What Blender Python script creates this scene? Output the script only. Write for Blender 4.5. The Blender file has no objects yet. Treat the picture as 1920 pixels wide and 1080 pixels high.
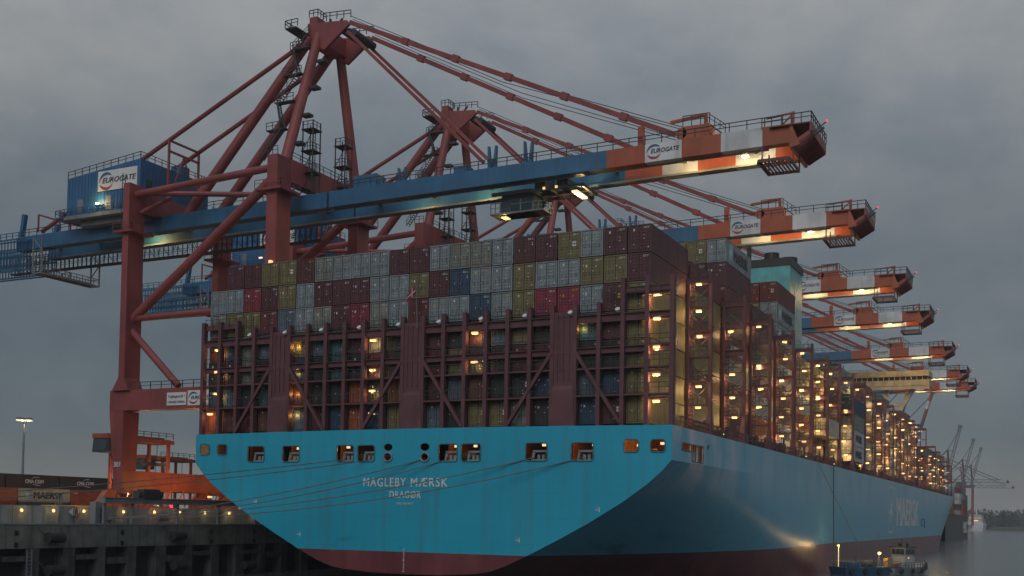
import bpy, bmesh, math, random
from mathutils import Vector, Matrix
random.seed(7)
R = math.radians
# ------------------------------------------------------------------ camera
sc = bpy.context.scene
yaw, pitch, roll, fpx = -0.4564, 0.0357, 0.0171, 2115.44
Fv = Vector((math.sin(yaw)*math.cos(pitch), math.cos(yaw)*math.cos(pitch), math.sin(pitch)))
Rv = Vector((math.cos(yaw), -math.sin(yaw), 0)); Uv = Rv.cross(Fv)
R2 = Rv*math.cos(roll) + Uv*math.sin(roll); U2 = Uv*math.cos(roll) - Rv*math.sin(roll)
cam = bpy.data.cameras.new('camera'); co = bpy.data.objects.new('camera', cam); sc.collection.objects.link(co)
M = Matrix((R2, U2, -Fv)).transposed().to_4x4(); M.translation = Vector((63.3785, -103.7256, 11.4267)); co.matrix_world = M
cam.sensor_width = 36; cam.lens = fpx/1920*36; cam.shift_y = 352.86/1920; cam.clip_start = 1; cam.clip_end = 9000
sc.camera = co
# ------------------------------------------------------------------ sky and sun
SUN_AZ, SUN_EL = R(168), R(32)       # compass bearing of the sun measured from +Y towards +X
wd = bpy.data.worlds.new('World'); sc.world = wd; wd.use_nodes = True
nt = wd.node_tree; nt.nodes.clear(); N = nt.nodes.new; LK = nt.links.new
out = N('ShaderNodeOutputWorld'); bg = N('ShaderNodeBackground'); bg.inputs[1].default_value = 0.1
sky = N('ShaderNodeTexSky'); sky.sky_type = 'NISHITA'; sky.sun_disc = False; sky.sun_elevation = R(12); sky.sun_rotation = SUN_AZ
tc = N('ShaderNodeTexCoord'); mp = N('ShaderNodeMapping'); mp.inputs['Scale'].default_value = (1.0, 1.0, 1.7); mp.inputs['Location'].default_value = (3.1, 1.7, 0.4)
n1 = N('ShaderNodeTexNoise'); n1.inputs['Scale'].default_value = 2.3; n1.inputs['Detail'].default_value = 7; n1.inputs['Roughness'].default_value = .56; n1.inputs['Distortion'].default_value = .15
cr = N('ShaderNodeValToRGB'); e = cr.color_ramp.elements      # cloud density: lighter and darker banks
e[0].position = .34; e[0].color = (.70, .77, .84, 1); e[1].position = .66; e[1].color = (1.32, 1.26, 1.20, 1)
# overcast luminance: a grey-blue deck that brightens towards the zenith
zr = N('ShaderNodeValToRGB'); z = zr.color_ramp.elements; z[0].position = 0; z[0].color = (2.0, 1.98, 1.95, 1); z[1].position = 1; z[1].color = (3.0, 3.3, 3.6, 1)
for p_, c_ in ((.07, (1.02, 1.27, 1.50)), (.15, (1.12, 1.36, 1.58)), (.25, (1.64, 1.82, 1.98)), (.40, (2.5, 2.7, 2.92))): k_ = z.new(p_); k_.color = (*c_, 1)
mx = N('ShaderNodeMix'); mx.data_type = 'RGBA'; mx.inputs[0].default_value = .95
LK(tc.outputs['Generated'], mp.inputs[0]); LK(mp.outputs[0], n1.inputs['Vector']); LK(n1.outputs['Fac'], cr.inputs[0])
sz = N('ShaderNodeSeparateXYZ'); LK(tc.outputs['Generated'], sz.inputs[0])
hm = N('ShaderNodeMix'); hm.data_type = 'RGBA'; hm.blend_type = 'MULTIPLY'; hm.inputs[0].default_value = 1; LK(sz.outputs['Z'], zr.inputs[0]); LK(zr.outputs[0], hm.inputs[6]); LK(cr.outputs[0], hm.inputs[7])
n2 = N('ShaderNodeTexNoise'); n2.inputs['Scale'].default_value = 5.5; n2.inputs['Detail'].default_value = 6; n2.inputs['Roughness'].default_value = .6; n2.inputs['Distortion'].default_value = .2; LK(mp.outputs[0], n2.inputs['Vector'])
c2 = N('ShaderNodeValToRGB'); c2.color_ramp.elements[0].position = .36; c2.color_ramp.elements[0].color = (.84, .87, .90, 1); c2.color_ramp.elements[1].position = .64; c2.color_ramp.elements[1].color = (1.16, 1.13, 1.09, 1); LK(n2.outputs['Fac'], c2.inputs[0])
h2 = N('ShaderNodeMix'); h2.data_type = 'RGBA'; h2.blend_type = 'MULTIPLY'; h2.inputs[0].default_value = 1; LK(hm.outputs[2], h2.inputs[6]); LK(c2.outputs[0], h2.inputs[7])
LK(sky.outputs[0], mx.inputs[6]); LK(h2.outputs[2], mx.inputs[7]); LK(mx.outputs[2], bg.inputs[0]); LK(bg.outputs[0], out.inputs[0])
sl = bpy.data.lights.new('sun', 'SUN'); sl.energy = 0.85; sl.angle = R(40); sl.color = (1, .98, .96)
so = bpy.data.objects.new('sun', sl); sc.collection.objects.link(so)
sd = Vector((math.sin(SUN_AZ)*math.cos(SUN_EL), math.cos(SUN_AZ)*math.cos(SUN_EL), math.sin(SUN_EL)))
so.rotation_euler = sd.to_track_quat('Z', 'Y').to_euler()
sc.view_settings.view_transform = 'Standard'; sc.view_settings.look = 'None'; sc.view_settings.exposure = 0; sc.view_settings.gamma = 1
sc.view_settings.use_curve_mapping = False
sc.render.engine = 'CYCLES'; cy = sc.cycles
cy.use_denoising = True; cy.max_bounces = 5; cy.diffuse_bounces = 2; cy.glossy_bounces = 2; cy.sample_clamp_indirect = 3; cy.use_light_tree = True
cy.caustics_reflective = False; cy.caustics_refractive = False
# ------------------------------------------------------------------ helpers
COL = sc.collection
WATER = 3.4
HAZE = .00019
MATS = {}
def mat(name, c, rough=.55, metal=0, var=.22, scale=.6, rust=0, streak=0, emit=None, bump=0, ribs=None):
    if name in MATS: return MATS[name]
    m = bpy.data.materials.new(name); m.use_nodes = True; t = m.node_tree; b = t.nodes['Principled BSDF']; MATS[name] = m
    b.inputs['Roughness'].default_value = rough; b.inputs['Metallic'].default_value = metal
    if emit:
        b.inputs['Base Color'].default_value = (*c, 1); b.inputs['Emission Color'].default_value = (*c, 1); b.inputs['Emission Strength'].default_value = emit
        return m
    tc = t.nodes.new('ShaderNodeTexCoord'); oi = t.nodes.new('ShaderNodeObjectInfo'); va = t.nodes.new('ShaderNodeVectorMath'); va.operation = 'ADD'
    ml = t.nodes.new('ShaderNodeMath'); ml.operation = 'MULTIPLY'; ml.inputs[1].default_value = 97; L = t.links.new
    L(oi.outputs['Random'], ml.inputs[0]); L(tc.outputs['Object'], va.inputs[0]); L(ml.outputs[0], va.inputs[1])
    def noise(sc_, det, vec=None):
        n = t.nodes.new('ShaderNodeTexNoise'); n.inputs['Scale'].default_value = sc_; n.inputs['Detail'].default_value = det
        L(vec or va.outputs[0], n.inputs['Vector']); return n.outputs['Fac']
    def ramp(f, p0, c0, p1, c1):
        r = t.nodes.new('ShaderNodeValToRGB'); r.color_ramp.elements[0].position = p0; r.color_ramp.elements[0].color = (*c0, 1)
        r.color_ramp.elements[1].position = p1; r.color_ramp.elements[1].color = (*c1, 1); L(f, r.inputs[0]); return r.outputs[0]
    def mixc(f, a, bb):
        x = t.nodes.new('ShaderNodeMix'); x.data_type = 'RGBA'
        L(f, x.inputs[0]); L(a, x.inputs[6])
        if isinstance(bb, tuple): x.inputs[7].default_value = (*bb, 1)
        else: L(bb, x.inputs[7])
        return x.outputs[2]
    base = ramp(noise(scale, 4), .3, tuple(k*(1-var) for k in c), .7, tuple(min(1, k*(1+var)) for k in c))
    if streak:
        mp = t.nodes.new('ShaderNodeMapping'); mp.inputs['Scale'].default_value = (1.6, 1.6, .1); L(va.outputs[0], mp.inputs[0])
        f = ramp(noise(1.0, 5, mp.outputs[0]), .48, (0, 0, 0), .75, (streak,)*3)
        base = mixc(f, base, tuple(k*.45 for k in c))
    if rust:
        f = ramp(noise(scale*2.3, 7), .56, (0, 0, 0), .72, (rust,)*3)
        base = mixc(f, base, (.12, .055, .03))
    L(base, b.inputs['Base Color'])
    if bump:
        bp = t.nodes.new('ShaderNodeBump'); bp.inputs['Strength'].default_value = bump; bp.inputs['Distance'].default_value = .05
        L(noise(scale*6, 5), bp.inputs['Height']); L(bp.outputs[0], b.inputs['Normal'])
    return m

class B:
    """collects shapes; build() links them as one mesh object"""
    def __init__(s, off=(0, 0, 0)): s.v = []; s.f = []; s.o = Vector(off)
    def add(s, vs, fs):
        n = len(s.v); s.v += [Vector(p)+s.o for p in vs]; s.f += [tuple(i+n for i in f) for f in fs]; return s
    def box(s, x0, x1, y0, y1, z0, z1):
        return s.add([(x0,y0,z0),(x1,y0,z0),(x1,y1,z0),(x0,y1,z0),(x0,y0,z1),(x1,y0,z1),(x1,y1,z1),(x0,y1,z1)],
                     [(0,3,2,1),(4,5,6,7),(0,1,5,4),(1,2,6,5),(2,3,7,6),(3,0,4,7)])
    def frustum(s, a, za, b_, zb):
        (x0,x1,y0,y1),(u0,u1,v0,v1) = a, b_
        return s.add([(x0,y0,za),(x1,y0,za),(x1,y1,za),(x0,y1,za),(u0,v0,zb),(u1,v0,zb),(u1,v1,zb),(u0,v1,zb)],
                     [(0,3,2,1),(4,5,6,7),(0,1,5,4),(1,2,6,5),(2,3,7,6),(3,0,4,7)])
    def beam(s, p, q, w, h=None):
        p, q = Vector(p), Vector(q); h = h or w; d = (q-p).normalized()
        u = Vector((0,0,1)) if abs(d.z) < .9 else Vector((0,1,0)); a = d.cross(u).normalized()*w/2; c = a.cross(d).normalized()*h/2
        return s.add([p-a-c,p+a-c,p+a+c,p-a+c,q-a-c,q+a-c,q+a+c,q-a+c], [(0,3,2,1),(4,5,6,7),(0,1,5,4),(1,2,6,5),(2,3,7,6),(3,0,4,7)])
    def tube(s, p, q, r, r2=None, n=10):
        p, q = Vector(p), Vector(q); r2 = r if r2 is None else r2; d = (q-p).normalized()
        u = Vector((0,0,1)) if abs(d.z) < .9 else Vector((0,1,0)); a = d.cross(u).normalized(); c = a.cross(d).normalized()
        vs = [p+(a*math.cos(t)+c*math.sin(t))*r for t in [2*math.pi*i/n for i in range(n)]] + [q+(a*math.cos(t)+c*math.sin(t))*r2 for t in [2*math.pi*i/n for i in range(n)]]
        return s.add(vs, [(i,(i+1)%n,n+(i+1)%n,n+i) for i in range(n)]+[tuple(range(n-1,-1,-1)), tuple(range(n,2*n))])
    def path(s, pts, r, n=6):
        for a, b_ in zip(pts, pts[1:]): s.tube(a, b_, r, n=n)
        return s
    def prism(s, pts, d):
        """flat polygon pts extruded along vector d"""
        n = len(pts); d = Vector(d); pts = [Vector(p) for p in pts]
        return s.add(pts+[p+d for p in pts], [tuple(range(n-1,-1,-1)), tuple(range(n,2*n))]+[(i,(i+1)%n,n+(i+1)%n,n+i) for i in range(n)])
    def rail(s, pts, h=1.1, step=2.0, r=.045, mid=True):
        for a, b_ in zip(pts, pts[1:]):
            a, b_ = Vector(a), Vector(b_); L = (b_-a).length; k = max(1, round(L/step)); up = Vector((0,0,h))
            for i in range(k+1):
                p = a.lerp(b_, i/k); s.beam(p, p+up, r*2)
            s.beam(a+up, b_+up, r*2)
            if mid: s.beam(a+up*.55, b_+up*.55, r*1.6)
        return s
    def ladder(s, p, q, w, ax, step=.5, r=.05):
        p, q, ax = Vector(p), Vector(q), Vector(ax)*w/2; k = max(2, int((q-p).length/step))
        s.beam(p-ax, q-ax, r*2); s.beam(p+ax, q+ax, r*2)
        for i in range(1, k): c = p.lerp(q, i/k); s.beam(c-ax, c+ax, r*1.6)
        return s
    def mesh(s, name, smooth=False):
        me = bpy.data.meshes.new(name); me.from_pydata(s.v, [], s.f)
        bm = bmesh.new(); bm.from_mesh(me); bmesh.ops.recalc_face_normals(bm, faces=bm.faces); bm.to_mesh(me); bm.free()
        if smooth: me.shade_smooth()
        return me
    def build(s, name, m, parent=None, smooth=False): return link(name, s.mesh(name, smooth), m, parent)
def link(name, me, m, parent=None):
    if not me.materials: me.materials.append(None)
    o = bpy.data.objects.new(name, me); COL.objects.link(o)
    o.material_slots[0].link = 'OBJECT'; o.material_slots[0].material = m
    if parent: o.parent = parent
    return o
def tag(o, label=None, cat=None, group=None, kind=None):
    if label: o['label'] = label
    if cat: o['category'] = cat
    if group: o['group'] = group
    if kind: o['kind'] = kind
    return o
def empty(name, loc=(0,0,0), label=None, cat=None, group=None):
    o = bpy.data.objects.new(name, None); COL.objects.link(o); o.location = loc; o.empty_display_size = .5
    return tag(o, label, cat, group)
def copy_tree(o, parent=None):
    c = o.copy(); COL.objects.link(c); c.parent = parent
    for ch in list(o.children):
        k = copy_tree(ch, c)
    return c
_txt = {}
def text_mesh(s, italic=0, bold=.0, space=1.0):
    k = (s, italic, bold, space)
    if k in _txt: return _txt[k]
    cu = bpy.data.curves.new('t', 'FONT'); cu.body = s; cu.shear = italic; cu.offset = bold; cu.space_character = space; cu.align_x = 'LEFT'; cu.extrude = .004; cu.resolution_u = 3
    o = bpy.data.objects.new('t', cu); COL.objects.link(o); dg = bpy.context.evaluated_depsgraph_get(); dg.update()
    me = bpy.data.meshes.new_from_object(o.evaluated_get(dg)); bpy.data.objects.remove(o)
    xs = [v.co.x for v in me.vertices]; ys = [v.co.y for v in me.vertices]
    _txt[k] = (me, min(xs), max(xs), min(ys), max(ys)); return _txt[k]
def text(s, o, right, up, w, h, m, parent=None, name='lettering', italic=0, bold=.02, space=1.0, off=(0,0,0)):
    """text filling the w x h rectangle whose lower left corner is o"""
    me, x0, x1, y0, y1 = text_mesh(s, italic, 0, space); right, up = Vector(right), Vector(up); nn = right.cross(up); o = Vector(o)+Vector(off)
    vs, fs = [], []
    for q, (dx, dy) in enumerate(((0,0),) if not bold else ((-bold,-bold*.6),(bold,-bold*.6),(bold,bold*.6),(-bold,bold*.6))):
        n0 = len(vs); vs += [o + right*((v.co.x-x0+dx)/(x1-x0)*w) + up*((v.co.y-y0+dy)/(y1-y0)*h) + nn*(v.co.z*3+.014+q*.004) for v in me.vertices]; fs += [tuple(i+n0 for i in p.vertices) for p in me.polygons]
    me2 = bpy.data.meshes.new('lettering'); me2.from_pydata(vs, [], fs)
    return link(name, me2, m, parent)
def arcs(o, right, up, r, off=(0,0,0)):
    """two crescents of the ring emblem: upper and lower, as builders"""
    right, up = Vector(right), Vector(up); nn = right.cross(up)*.02; o = Vector(o)+Vector(off); res = []
    for a0, a1 in ((R(35), R(190)), (R(200), R(345))):
        b = B(); n = 14; pi, po = [], []
        for i in range(n+1):
            t = a0+(a1-a0)*i/n; wd_ = .30*math.sin(math.pi*(i/n)**.8)+.02
            d = right*math.cos(t)+up*math.sin(t); po.append(o+nn+d*r); pi.append(o+nn+d*r*(1-wd_))
        for i in range(n): b.add([po[i], po[i+1], pi[i+1], pi[i]], [(0,1,2,3)])
        res.append(b)
    return res
LAMPN = 0
def light(loc, power, col=(1,.66,.3), r=.15, parent=None):
    l = bpy.data.lights.new('lamp_light', 'POINT'); l.energy = power; l.color = col; l.shadow_soft_size = r
    o = bpy.data.objects.new('lamp_light', l); COL.objects.link(o); o.location = loc
    if parent: o.parent = parent
    return o
def spot(loc, tgt, power, col=(1,.7,.35), ang=100, r=.2, parent=None):
    l = bpy.data.lights.new('lamp_light', 'SPOT'); l.energy = power; l.color = col; l.shadow_soft_size = r; l.spot_size = R(ang); l.spot_blend = .6
    o = bpy.data.objects.new('lamp_light', l); COL.objects.link(o); o.location = loc
    o.rotation_euler = (Vector(loc)-Vector(tgt)).to_track_quat('Z', 'Y').to_euler()
    if parent: o.parent = parent
    return o
ORD = 'first second third fourth fifth sixth seventh eighth ninth tenth eleventh twelfth thirteenth fourteenth fifteenth sixteenth seventeenth eighteenth nineteenth twentieth twenty-first twenty-second twenty-third'.split()
# ------------------------------------------------------------------ materials
glow = mat('lamp_glass', (1, .70, .32), emit=.88); glow_w = mat('lamp_glass_white', (1, .82, .5), emit=.95); glow_r = mat('lamp_glass_red', (1, .06, .1), emit=1.0)
red = mat('crane_red', (.235, .050, .050), .5, rust=.16, streak=.3, scale=.25)
orange = mat('crane_orange', (.34, .075, .030), .5, rust=.2, streak=.3, scale=.3)
cblue = mat('crane_blue', (.022, .115, .235), .5, rust=.15, streak=.35, scale=.25)
cwhite = mat('crane_white', (.55, .57, .60), .5, streak=.4, scale=.3)
darksteel = mat('dark_steel', (.035, .037, .042), .6, scale=1)
galv = mat('galvanised_steel', (.17, .19, .21), .55, scale=.8, rust=.2)
maroon = mat('lashing_maroon', (.105, .038, .048), .6, rust=.35, streak=.3, scale=.5)
conc = mat('concrete', (.25, .265, .28), .85, streak=.8, scale=.35, bump=.5, var=.35)
conc_d = mat('wet_concrete', (.14, .145, .13), .8, streak=.8, scale=.5, bump=.6, var=.4)
black = mat('black_paint', (.015, .016, .018), .5); rubber = mat('rubber', (.02, .02, .022), .75, bump=.3, scale=2)
white = mat('white_paint', (.62, .63, .64), .5, var=.08); wtext = mat('white_lettering', (.60, .62, .64), .6, var=.15, scale=1.5)
dtext = mat('dark_lettering', (.03, .04, .06), .6); btext = mat('blue_emblem', (.03, .10, .22), .5); rtext = mat('red_emblem', (.32, .05, .05), .5)
mtext = mat('pale_blue_emblem', (.22, .42, .52), .5)
glass = mat('window_glass', (.02, .05, .06), .08, var=.1)
cream = mat('cream_paint', (.52, .45, .34), .55, streak=.3)
yellow = mat('yellow_paint', (.55, .38, .04), .55); primer = mat('orange_primer', (.30, .115, .035), .6, rust=.3)
rope = mat('rope', (.13, .12, .115), .9)
CC = {'maroon': (.100, .030, .040), 'dark red': (.155, .030, .035), 'crimson': (.24, .028, .055), 'olive': (.195, .165, .075), 'light grey': (.235, .285, .315),
      'grey beige': (.215, .225, .205), 'slate blue': (.105, .15, .19), 'dark blue': (.028, .065, .12), 'teal': (.05, .15, .16), 'white': (.46, .48, .49), 'orange': (.36, .09, .035), 'charcoal': (.030, .033, .036), 'cream': (.52, .48, .38), 'brown': (.15, .062, .045)}
CM = {k: mat('container_'+k.replace(' ', '_'), tuple(q*.86 for q in v), .55, rust=.45, streak=.4, scale=.8, var=.2) for k, v in CC.items()}
# ------------------------------------------------------------------ water, ground
def setting(o): o['kind'] = 'structure'; return o
wm = bpy.data.materials.new('river_water'); wm.use_nodes = True; t = wm.node_tree; b = t.nodes['Principled BSDF']
b.inputs['Base Color'].default_value = (.075, .095, .105, 1); b.inputs['Roughness'].default_value = .16; b.inputs['IOR'].default_value = 1.33
tcw = t.nodes.new('ShaderNodeTexCoord'); mpw = t.nodes.new('ShaderNodeMapping'); mpw.inputs['Scale'].default_value = (.4, .22, 1); nw = t.nodes.new('ShaderNodeTexNoise'); nw.inputs['Scale'].default_value = 1; nw.inputs['Detail'].default_value = 4
bw = t.nodes.new('ShaderNodeBump'); bw.inputs['Strength'].default_value = .2; bw.inputs['Distance'].default_value = 1
t.links.new(tcw.outputs['Object'], mpw.inputs[0]); t.links.new(mpw.outputs[0], nw.inputs['Vector']); t.links.new(nw.outputs['Fac'], bw.inputs['Height']); t.links.new(bw.outputs[0], b.inputs['Normal'])
setting(B().add([(-34.5,-600,WATER),(3500,-600,WATER),(3500,5000,WATER),(-34.5,5000,WATER)], [(0,1,2,3)]).build('water', wm))
asph = mat('yard_asphalt', (.05, .05, .052), .85, scale=.2, bump=.3)
setting(B().add([(-3500,-600,10.3),(-37.4,-600,10.3),(-37.4,5000,10.3),(-3500,5000,10.3)], [(0,1,2,3)]).build('ground', asph))
# ------------------------------------------------------------------ the container ship
ship = empty('container_ship', (0,0,WATER), 'huge container ship with light blue hull, its flat stern facing the viewer', 'ship')
def SB(): return B((0,0,-WATER))
def hull_mat():
    m = bpy.data.materials.new('hull_paint'); m.use_nodes = True; t = m.node_tree; b = t.nodes['Principled BSDF']; L = t.links.new; N = t.nodes.new
    b.inputs['Roughness'].default_value = .33; b.inputs['Specular IOR Level'].default_value = .5
    tc = N('ShaderNodeTexCoord'); sp = N('ShaderNodeSeparateXYZ'); L(tc.outputs['Object'], sp.inputs[0])
    mr = N('ShaderNodeMapRange'); L(sp.outputs['Y'], mr.inputs[0]); mr.inputs[1].default_value = 0; mr.inputs[2].default_value = 80; mr.inputs[3].default_value = 7.44-WATER; mr.inputs[4].default_value = 8.0-WATER
    gt = N('ShaderNodeMath'); gt.operation = 'LESS_THAN'; L(sp.outputs['Z'], gt.inputs[0]); L(mr.outputs[0], gt.inputs[1])
    def noise(s, d, scl=(1,1,1)):
        mp = N('ShaderNodeMapping'); mp.inputs['Scale'].default_value = scl; L(tc.outputs['Object'], mp.inputs[0])
        n = N('ShaderNodeTexNoise'); n.inputs['Scale'].default_value = s; n.inputs['Detail'].default_value = d; L(mp.outputs[0], n.inputs['Vector']); return n.outputs['Fac']
    def ramp(f, p0, c0, p1, c1):
        r = N('ShaderNodeValToRGB'); r.color_ramp.elements[0].position = p0; r.color_ramp.elements[0].color = (*c0, 1)
        r.color_ramp.elements[1].position = p1; r.color_ramp.elements[1].color = (*c1, 1); L(f, r.inputs[0]); return r.outputs[0]
    def mix(f, a, c):
        x = N('ShaderNodeMix'); x.data_type = 'RGBA'; L(f, x.inputs[0]); L(a, x.inputs[6])
        if isinstance(c, tuple): x.inputs[7].default_value = (*c, 1)
        else: L(c, x.inputs[7])
        return x.outputs[2]
    blue = ramp(noise(.12, 4), .3, (.014, .31, .47), .7, (.020, .365, .535))
    st = ramp(noise(1.0, 6, (.9, .9, .06)), .48, (0,0,0), .78, (.6,.6,.6)); blue = mix(st, blue, (.05, .22, .29))
    # chalky, rubbed paint: pale patches on the forward facing side plating, sky reflection painted over the whole side, a bit of scuffing near the boot top
    g = N('ShaderNodeNewGeometry'); sn = N('ShaderNodeSeparateXYZ'); L(g.outputs['Normal'], sn.inputs[0])
    pt = ramp(noise(.2, 6, (1, 1, .45)), .36, (0,0,0), .54, (1,1,1)); pm = N('ShaderNodeMath'); pm.operation = 'MULTIPLY'; L(pt, pm.inputs[0])
    yr = N('ShaderNodeMapRange'); L(sp.outputs['Y'], yr.inputs[0]); yr.inputs[1].default_value = 6; yr.inputs[2].default_value = 32; yr.inputs[3].default_value = 1; yr.inputs[4].default_value = .22
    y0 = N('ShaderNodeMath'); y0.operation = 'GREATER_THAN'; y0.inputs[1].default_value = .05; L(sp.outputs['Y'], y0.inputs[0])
    p2 = N('ShaderNodeMath'); p2.operation = 'MULTIPLY'; L(pm.outputs[0], p2.inputs[0]); L(y0.outputs[0], p2.inputs[1]); L(yr.outputs[0], pm.inputs[1])
    side = N('ShaderNodeMath'); side.operation = 'MULTIPLY'; side.inputs[1].default_value = .55; L(y0.outputs[0], side.inputs[0]); blue = mix(side.outputs[0], blue, (.17, .42, .57))  # sky reflection put into the colour: side plating mixed towards paler blue
    zc = N('ShaderNodeMapRange'); L(sp.outputs['Z'], zc.inputs[0]); zc.inputs[1].default_value = 13.2-WATER; zc.inputs[2].default_value = 17.0-WATER
    p3 = N('ShaderNodeMath'); p3.operation = 'MULTIPLY'; L(p2.outputs[0], p3.inputs[0]); L(zc.outputs[0], p3.inputs[1])
    blue = mix(p3.outputs[0], blue, (.60, .56, .63))
    sc1 = ramp(noise(.5, 8, (.35, .35, 1.6)), .60, (0,0,0), .72, (.6,.6,.6)); zl = N('ShaderNodeMapRange'); L(sp.outputs['Z'], zl.inputs[0]); zl.inputs[1].default_value = 11.5-WATER; zl.inputs[2].default_value = 8.2-WATER
    p4 = N('ShaderNodeMath'); p4.operation = 'MULTIPLY'; L(sc1, p4.inputs[0]); L(zl.outputs[0], p4.inputs[1]); blue = mix(p4.outputs[0], blue, (.03, .10, .13))
    rs = ramp(noise(1.6, 6, (1.4, 1.4, .05)), .63, (0,0,0), .78, (.7,.7,.7)); zu = N('ShaderNodeMapRange'); L(sp.outputs['Z'], zu.inputs[0]); zu.inputs[1].default_value = 14.2-WATER; zu.inputs[2].default_value = 17.2-WATER
    p5 = N('ShaderNodeMath'); p5.operation = 'MULTIPLY'; L(rs, p5.inputs[0]); L(zu.outputs[0], p5.inputs[1]); blue = mix(p5.outputs[0], blue, (.13, .09, .06))
    # plate seams
    br = N('ShaderNodeTexBrick'); br.inputs['Scale'].default_value = 1; br.inputs['Mortar Size'].default_value = .012; br.inputs['Brick Width'].default_value = 9; br.inputs['Row Height'].default_value = 2.6
    cx = N('ShaderNodeCombineXYZ'); ad = N('ShaderNodeMath'); L(sp.outputs['X'], ad.inputs[0]); L(sp.outputs['Y'], ad.inputs[1]); L(ad.outputs[0], cx.inputs[0]); L(sp.outputs['Z'], cx.inputs[1]); L(cx.outputs[0], br.inputs['Vector'])
    sm = N('ShaderNodeMath'); sm.operation = 'MULTIPLY'; sm.inputs[1].default_value = .55; L(br.outputs['Fac'], sm.inputs[0]); blue = mix(sm.outputs[0], blue, (.03, .17, .24))
    rd = ramp(noise(.4, 6, (1,1,.3)), .3, (.105, .026, .034), .72, (.185, .052, .058))
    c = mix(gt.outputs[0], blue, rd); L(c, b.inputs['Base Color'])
    bp = N('ShaderNodeBump'); bp.inputs['Strength'].default_value = .12; bp.inputs['Distance'].default_value = .15; L(noise(.35, 2), bp.inputs['Height']); L(bp.outputs[0], b.inputs['Normal'])
    return m
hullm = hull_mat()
ST = [(29.5,20.5),(29.5,19.),(29.45,17.1),(28.5,16.05),(27.06,14.8),(24.5,13.0),(20.9,10.85),(17.6,9.1),(14.35,7.47),(11.8,6.3),(9.9,5.65),(8.3,5.4),(4.5,5.12),(0,5.05)]
MD = [(29.5,20.5),(29.5,19.),(29.5,17.1),(29.5,15),(29.5,13),(29.5,11),(29.5,9),(29.5,7),(29.5,5),(29.5,3),(29.5,0),(28,-4),(15,-5),(0,-5)]
LN = [45,45,45,42,46,50,54,58,62,66,72,76,80,80]
YS = [0,4,8,12,16,20,26,32,38,44,52,60,70,80,100,130,160,200,225,235,245,255,265,275,285,295,305,315,325,335,345,355,365,375,383,390,396,399.5]
def sstep(x): x = max(0, min(1, x)); return x*x*(3-2*x)
def hull_pt(i, Y):
    s = min(1, Y/LN[i]); s = 1-(1-s)**1.7
    x = ST[i][0]+(MD[i][0]-ST[i][0])*s; z = ST[i][1]+(MD[i][1]-ST[i][1])*s
    zz = min(1, max(0, (z-WATER)/17)); Y0 = 236+66*zz**1.3; Y1 = 388+11.5*zz
    if Y > Y0: x *= max(0, 1-((Y-Y0)/(Y1-Y0))**2.0)
    if i == 0 and Y > 302: z += 4.2*sstep((Y-302)/14)
    return x, z
hb = SB(); ub = SB()
for sgn in (1, -1):
    rows = [[(sgn*hull_pt(i, Y)[0], Y, hull_pt(i, Y)[1]) for i in range(len(ST))] for Y in YS]
    for a in range(len(YS)-1):
        for i in range(len(ST)-1):
            if sgn == 1 and i < 2 and YS[a] < 16: continue
            (ub if i < 2 else hb).add([rows[a][i], rows[a+1][i], rows[a+1][i+1], rows[a][i+1]], [(0,1,2,3)])
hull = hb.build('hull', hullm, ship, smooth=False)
def weld(o, angle=25):
    bm = bmesh.new(); bm.from_mesh(o.data); bmesh.ops.remove_doubles(bm, verts=bm.verts, dist=.003); bmesh.ops.recalc_face_normals(bm, faces=bm.faces); bm.to_mesh(o.data); bm.free()
    o.data.shade_smooth(); o.data.set_sharp_from_angle(angle=R(angle))
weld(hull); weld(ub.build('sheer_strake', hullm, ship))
def fill_plate(outline, holes, to3, name, m, parent, thick=None):
    bm = bmesh.new()
    for loop in [outline]+holes:
        vs = [bm.verts.new(to3(*p)) for p in loop]
        for i in range(len(vs)): bm.edges.new((vs[i], vs[(i+1)%len(vs)]))
    bmesh.ops.triangle_fill(bm, use_beauty=True, use_dissolve=False, edges=bm.edges[:])
    if thick:
        r = bmesh.ops.extrude_face_region(bm, geom=bm.faces[:]); bmesh.ops.translate(bm, vec=thick, verts=[g for g in r['geom'] if isinstance(g, bmesh.types.BMVert)])
    bmesh.ops.recalc_face_normals(bm, faces=bm.faces)
    me = bpy.data.meshes.new(name); bm.to_mesh(me); bm.free()
    return link(name, me, m, parent)
def rrect(x0, x1, z0, z1, r=.28, n=4):
    pts = []
    for cx, cz, a in ((x1-r, z1-r, 0), (x0+r, z1-r, 90), (x0+r, z0+r, 180), (x1-r, z0+r, 270)):
        for i in range(n+1): t = R(a+90*i/n); pts.append((cx+r*math.cos(t), cz+r*math.sin(t)))
    return pts
def ell(x0, x1, z0, z1, n=16): return [((x0+x1)/2+(x1-x0)/2*math.cos(2*math.pi*i/n), (z0+z1)/2+(z1-z0)/2*math.sin(2*math.pi*i/n)) for i in range(n)]
OPEN = [(-28.81,-27.39,18.09,19.34),(-26.21,-24.77,18.07,19.31),(-21.72,-19.31,17.21,19.03),(-16.73,-14.35,17.18,19.0),(-9.27,-7.02,17.16,18.99),(-6.52,-4.28,17.15,18.96),
        (3.75,6.01,17.1,18.96),(6.47,8.78,17.1,18.96),(13.96,16.38,17.09,18.94),(19.0,21.4,17.05,18.9),(24.6,26.12,17.9,19.14),(27.33,28.83,17.87,19.12)]
RND = [(-3.16,-2.01,18.31,19.09),(-3.06,-2.04,17.21,18.07),(1.42,2.61,18.26,19.1),(1.57,2.59,17.15,18.03)]
topc = [(29.5*(1-2*i/24), 20.5+.18*(1-(1-2*i/24)**2)) for i in range(25)]
low = [(-x, z) for x, z in ST[2:]] + [(x, z) for x, z in ST[2:-1][::-1]]
outl = topc + low
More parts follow.
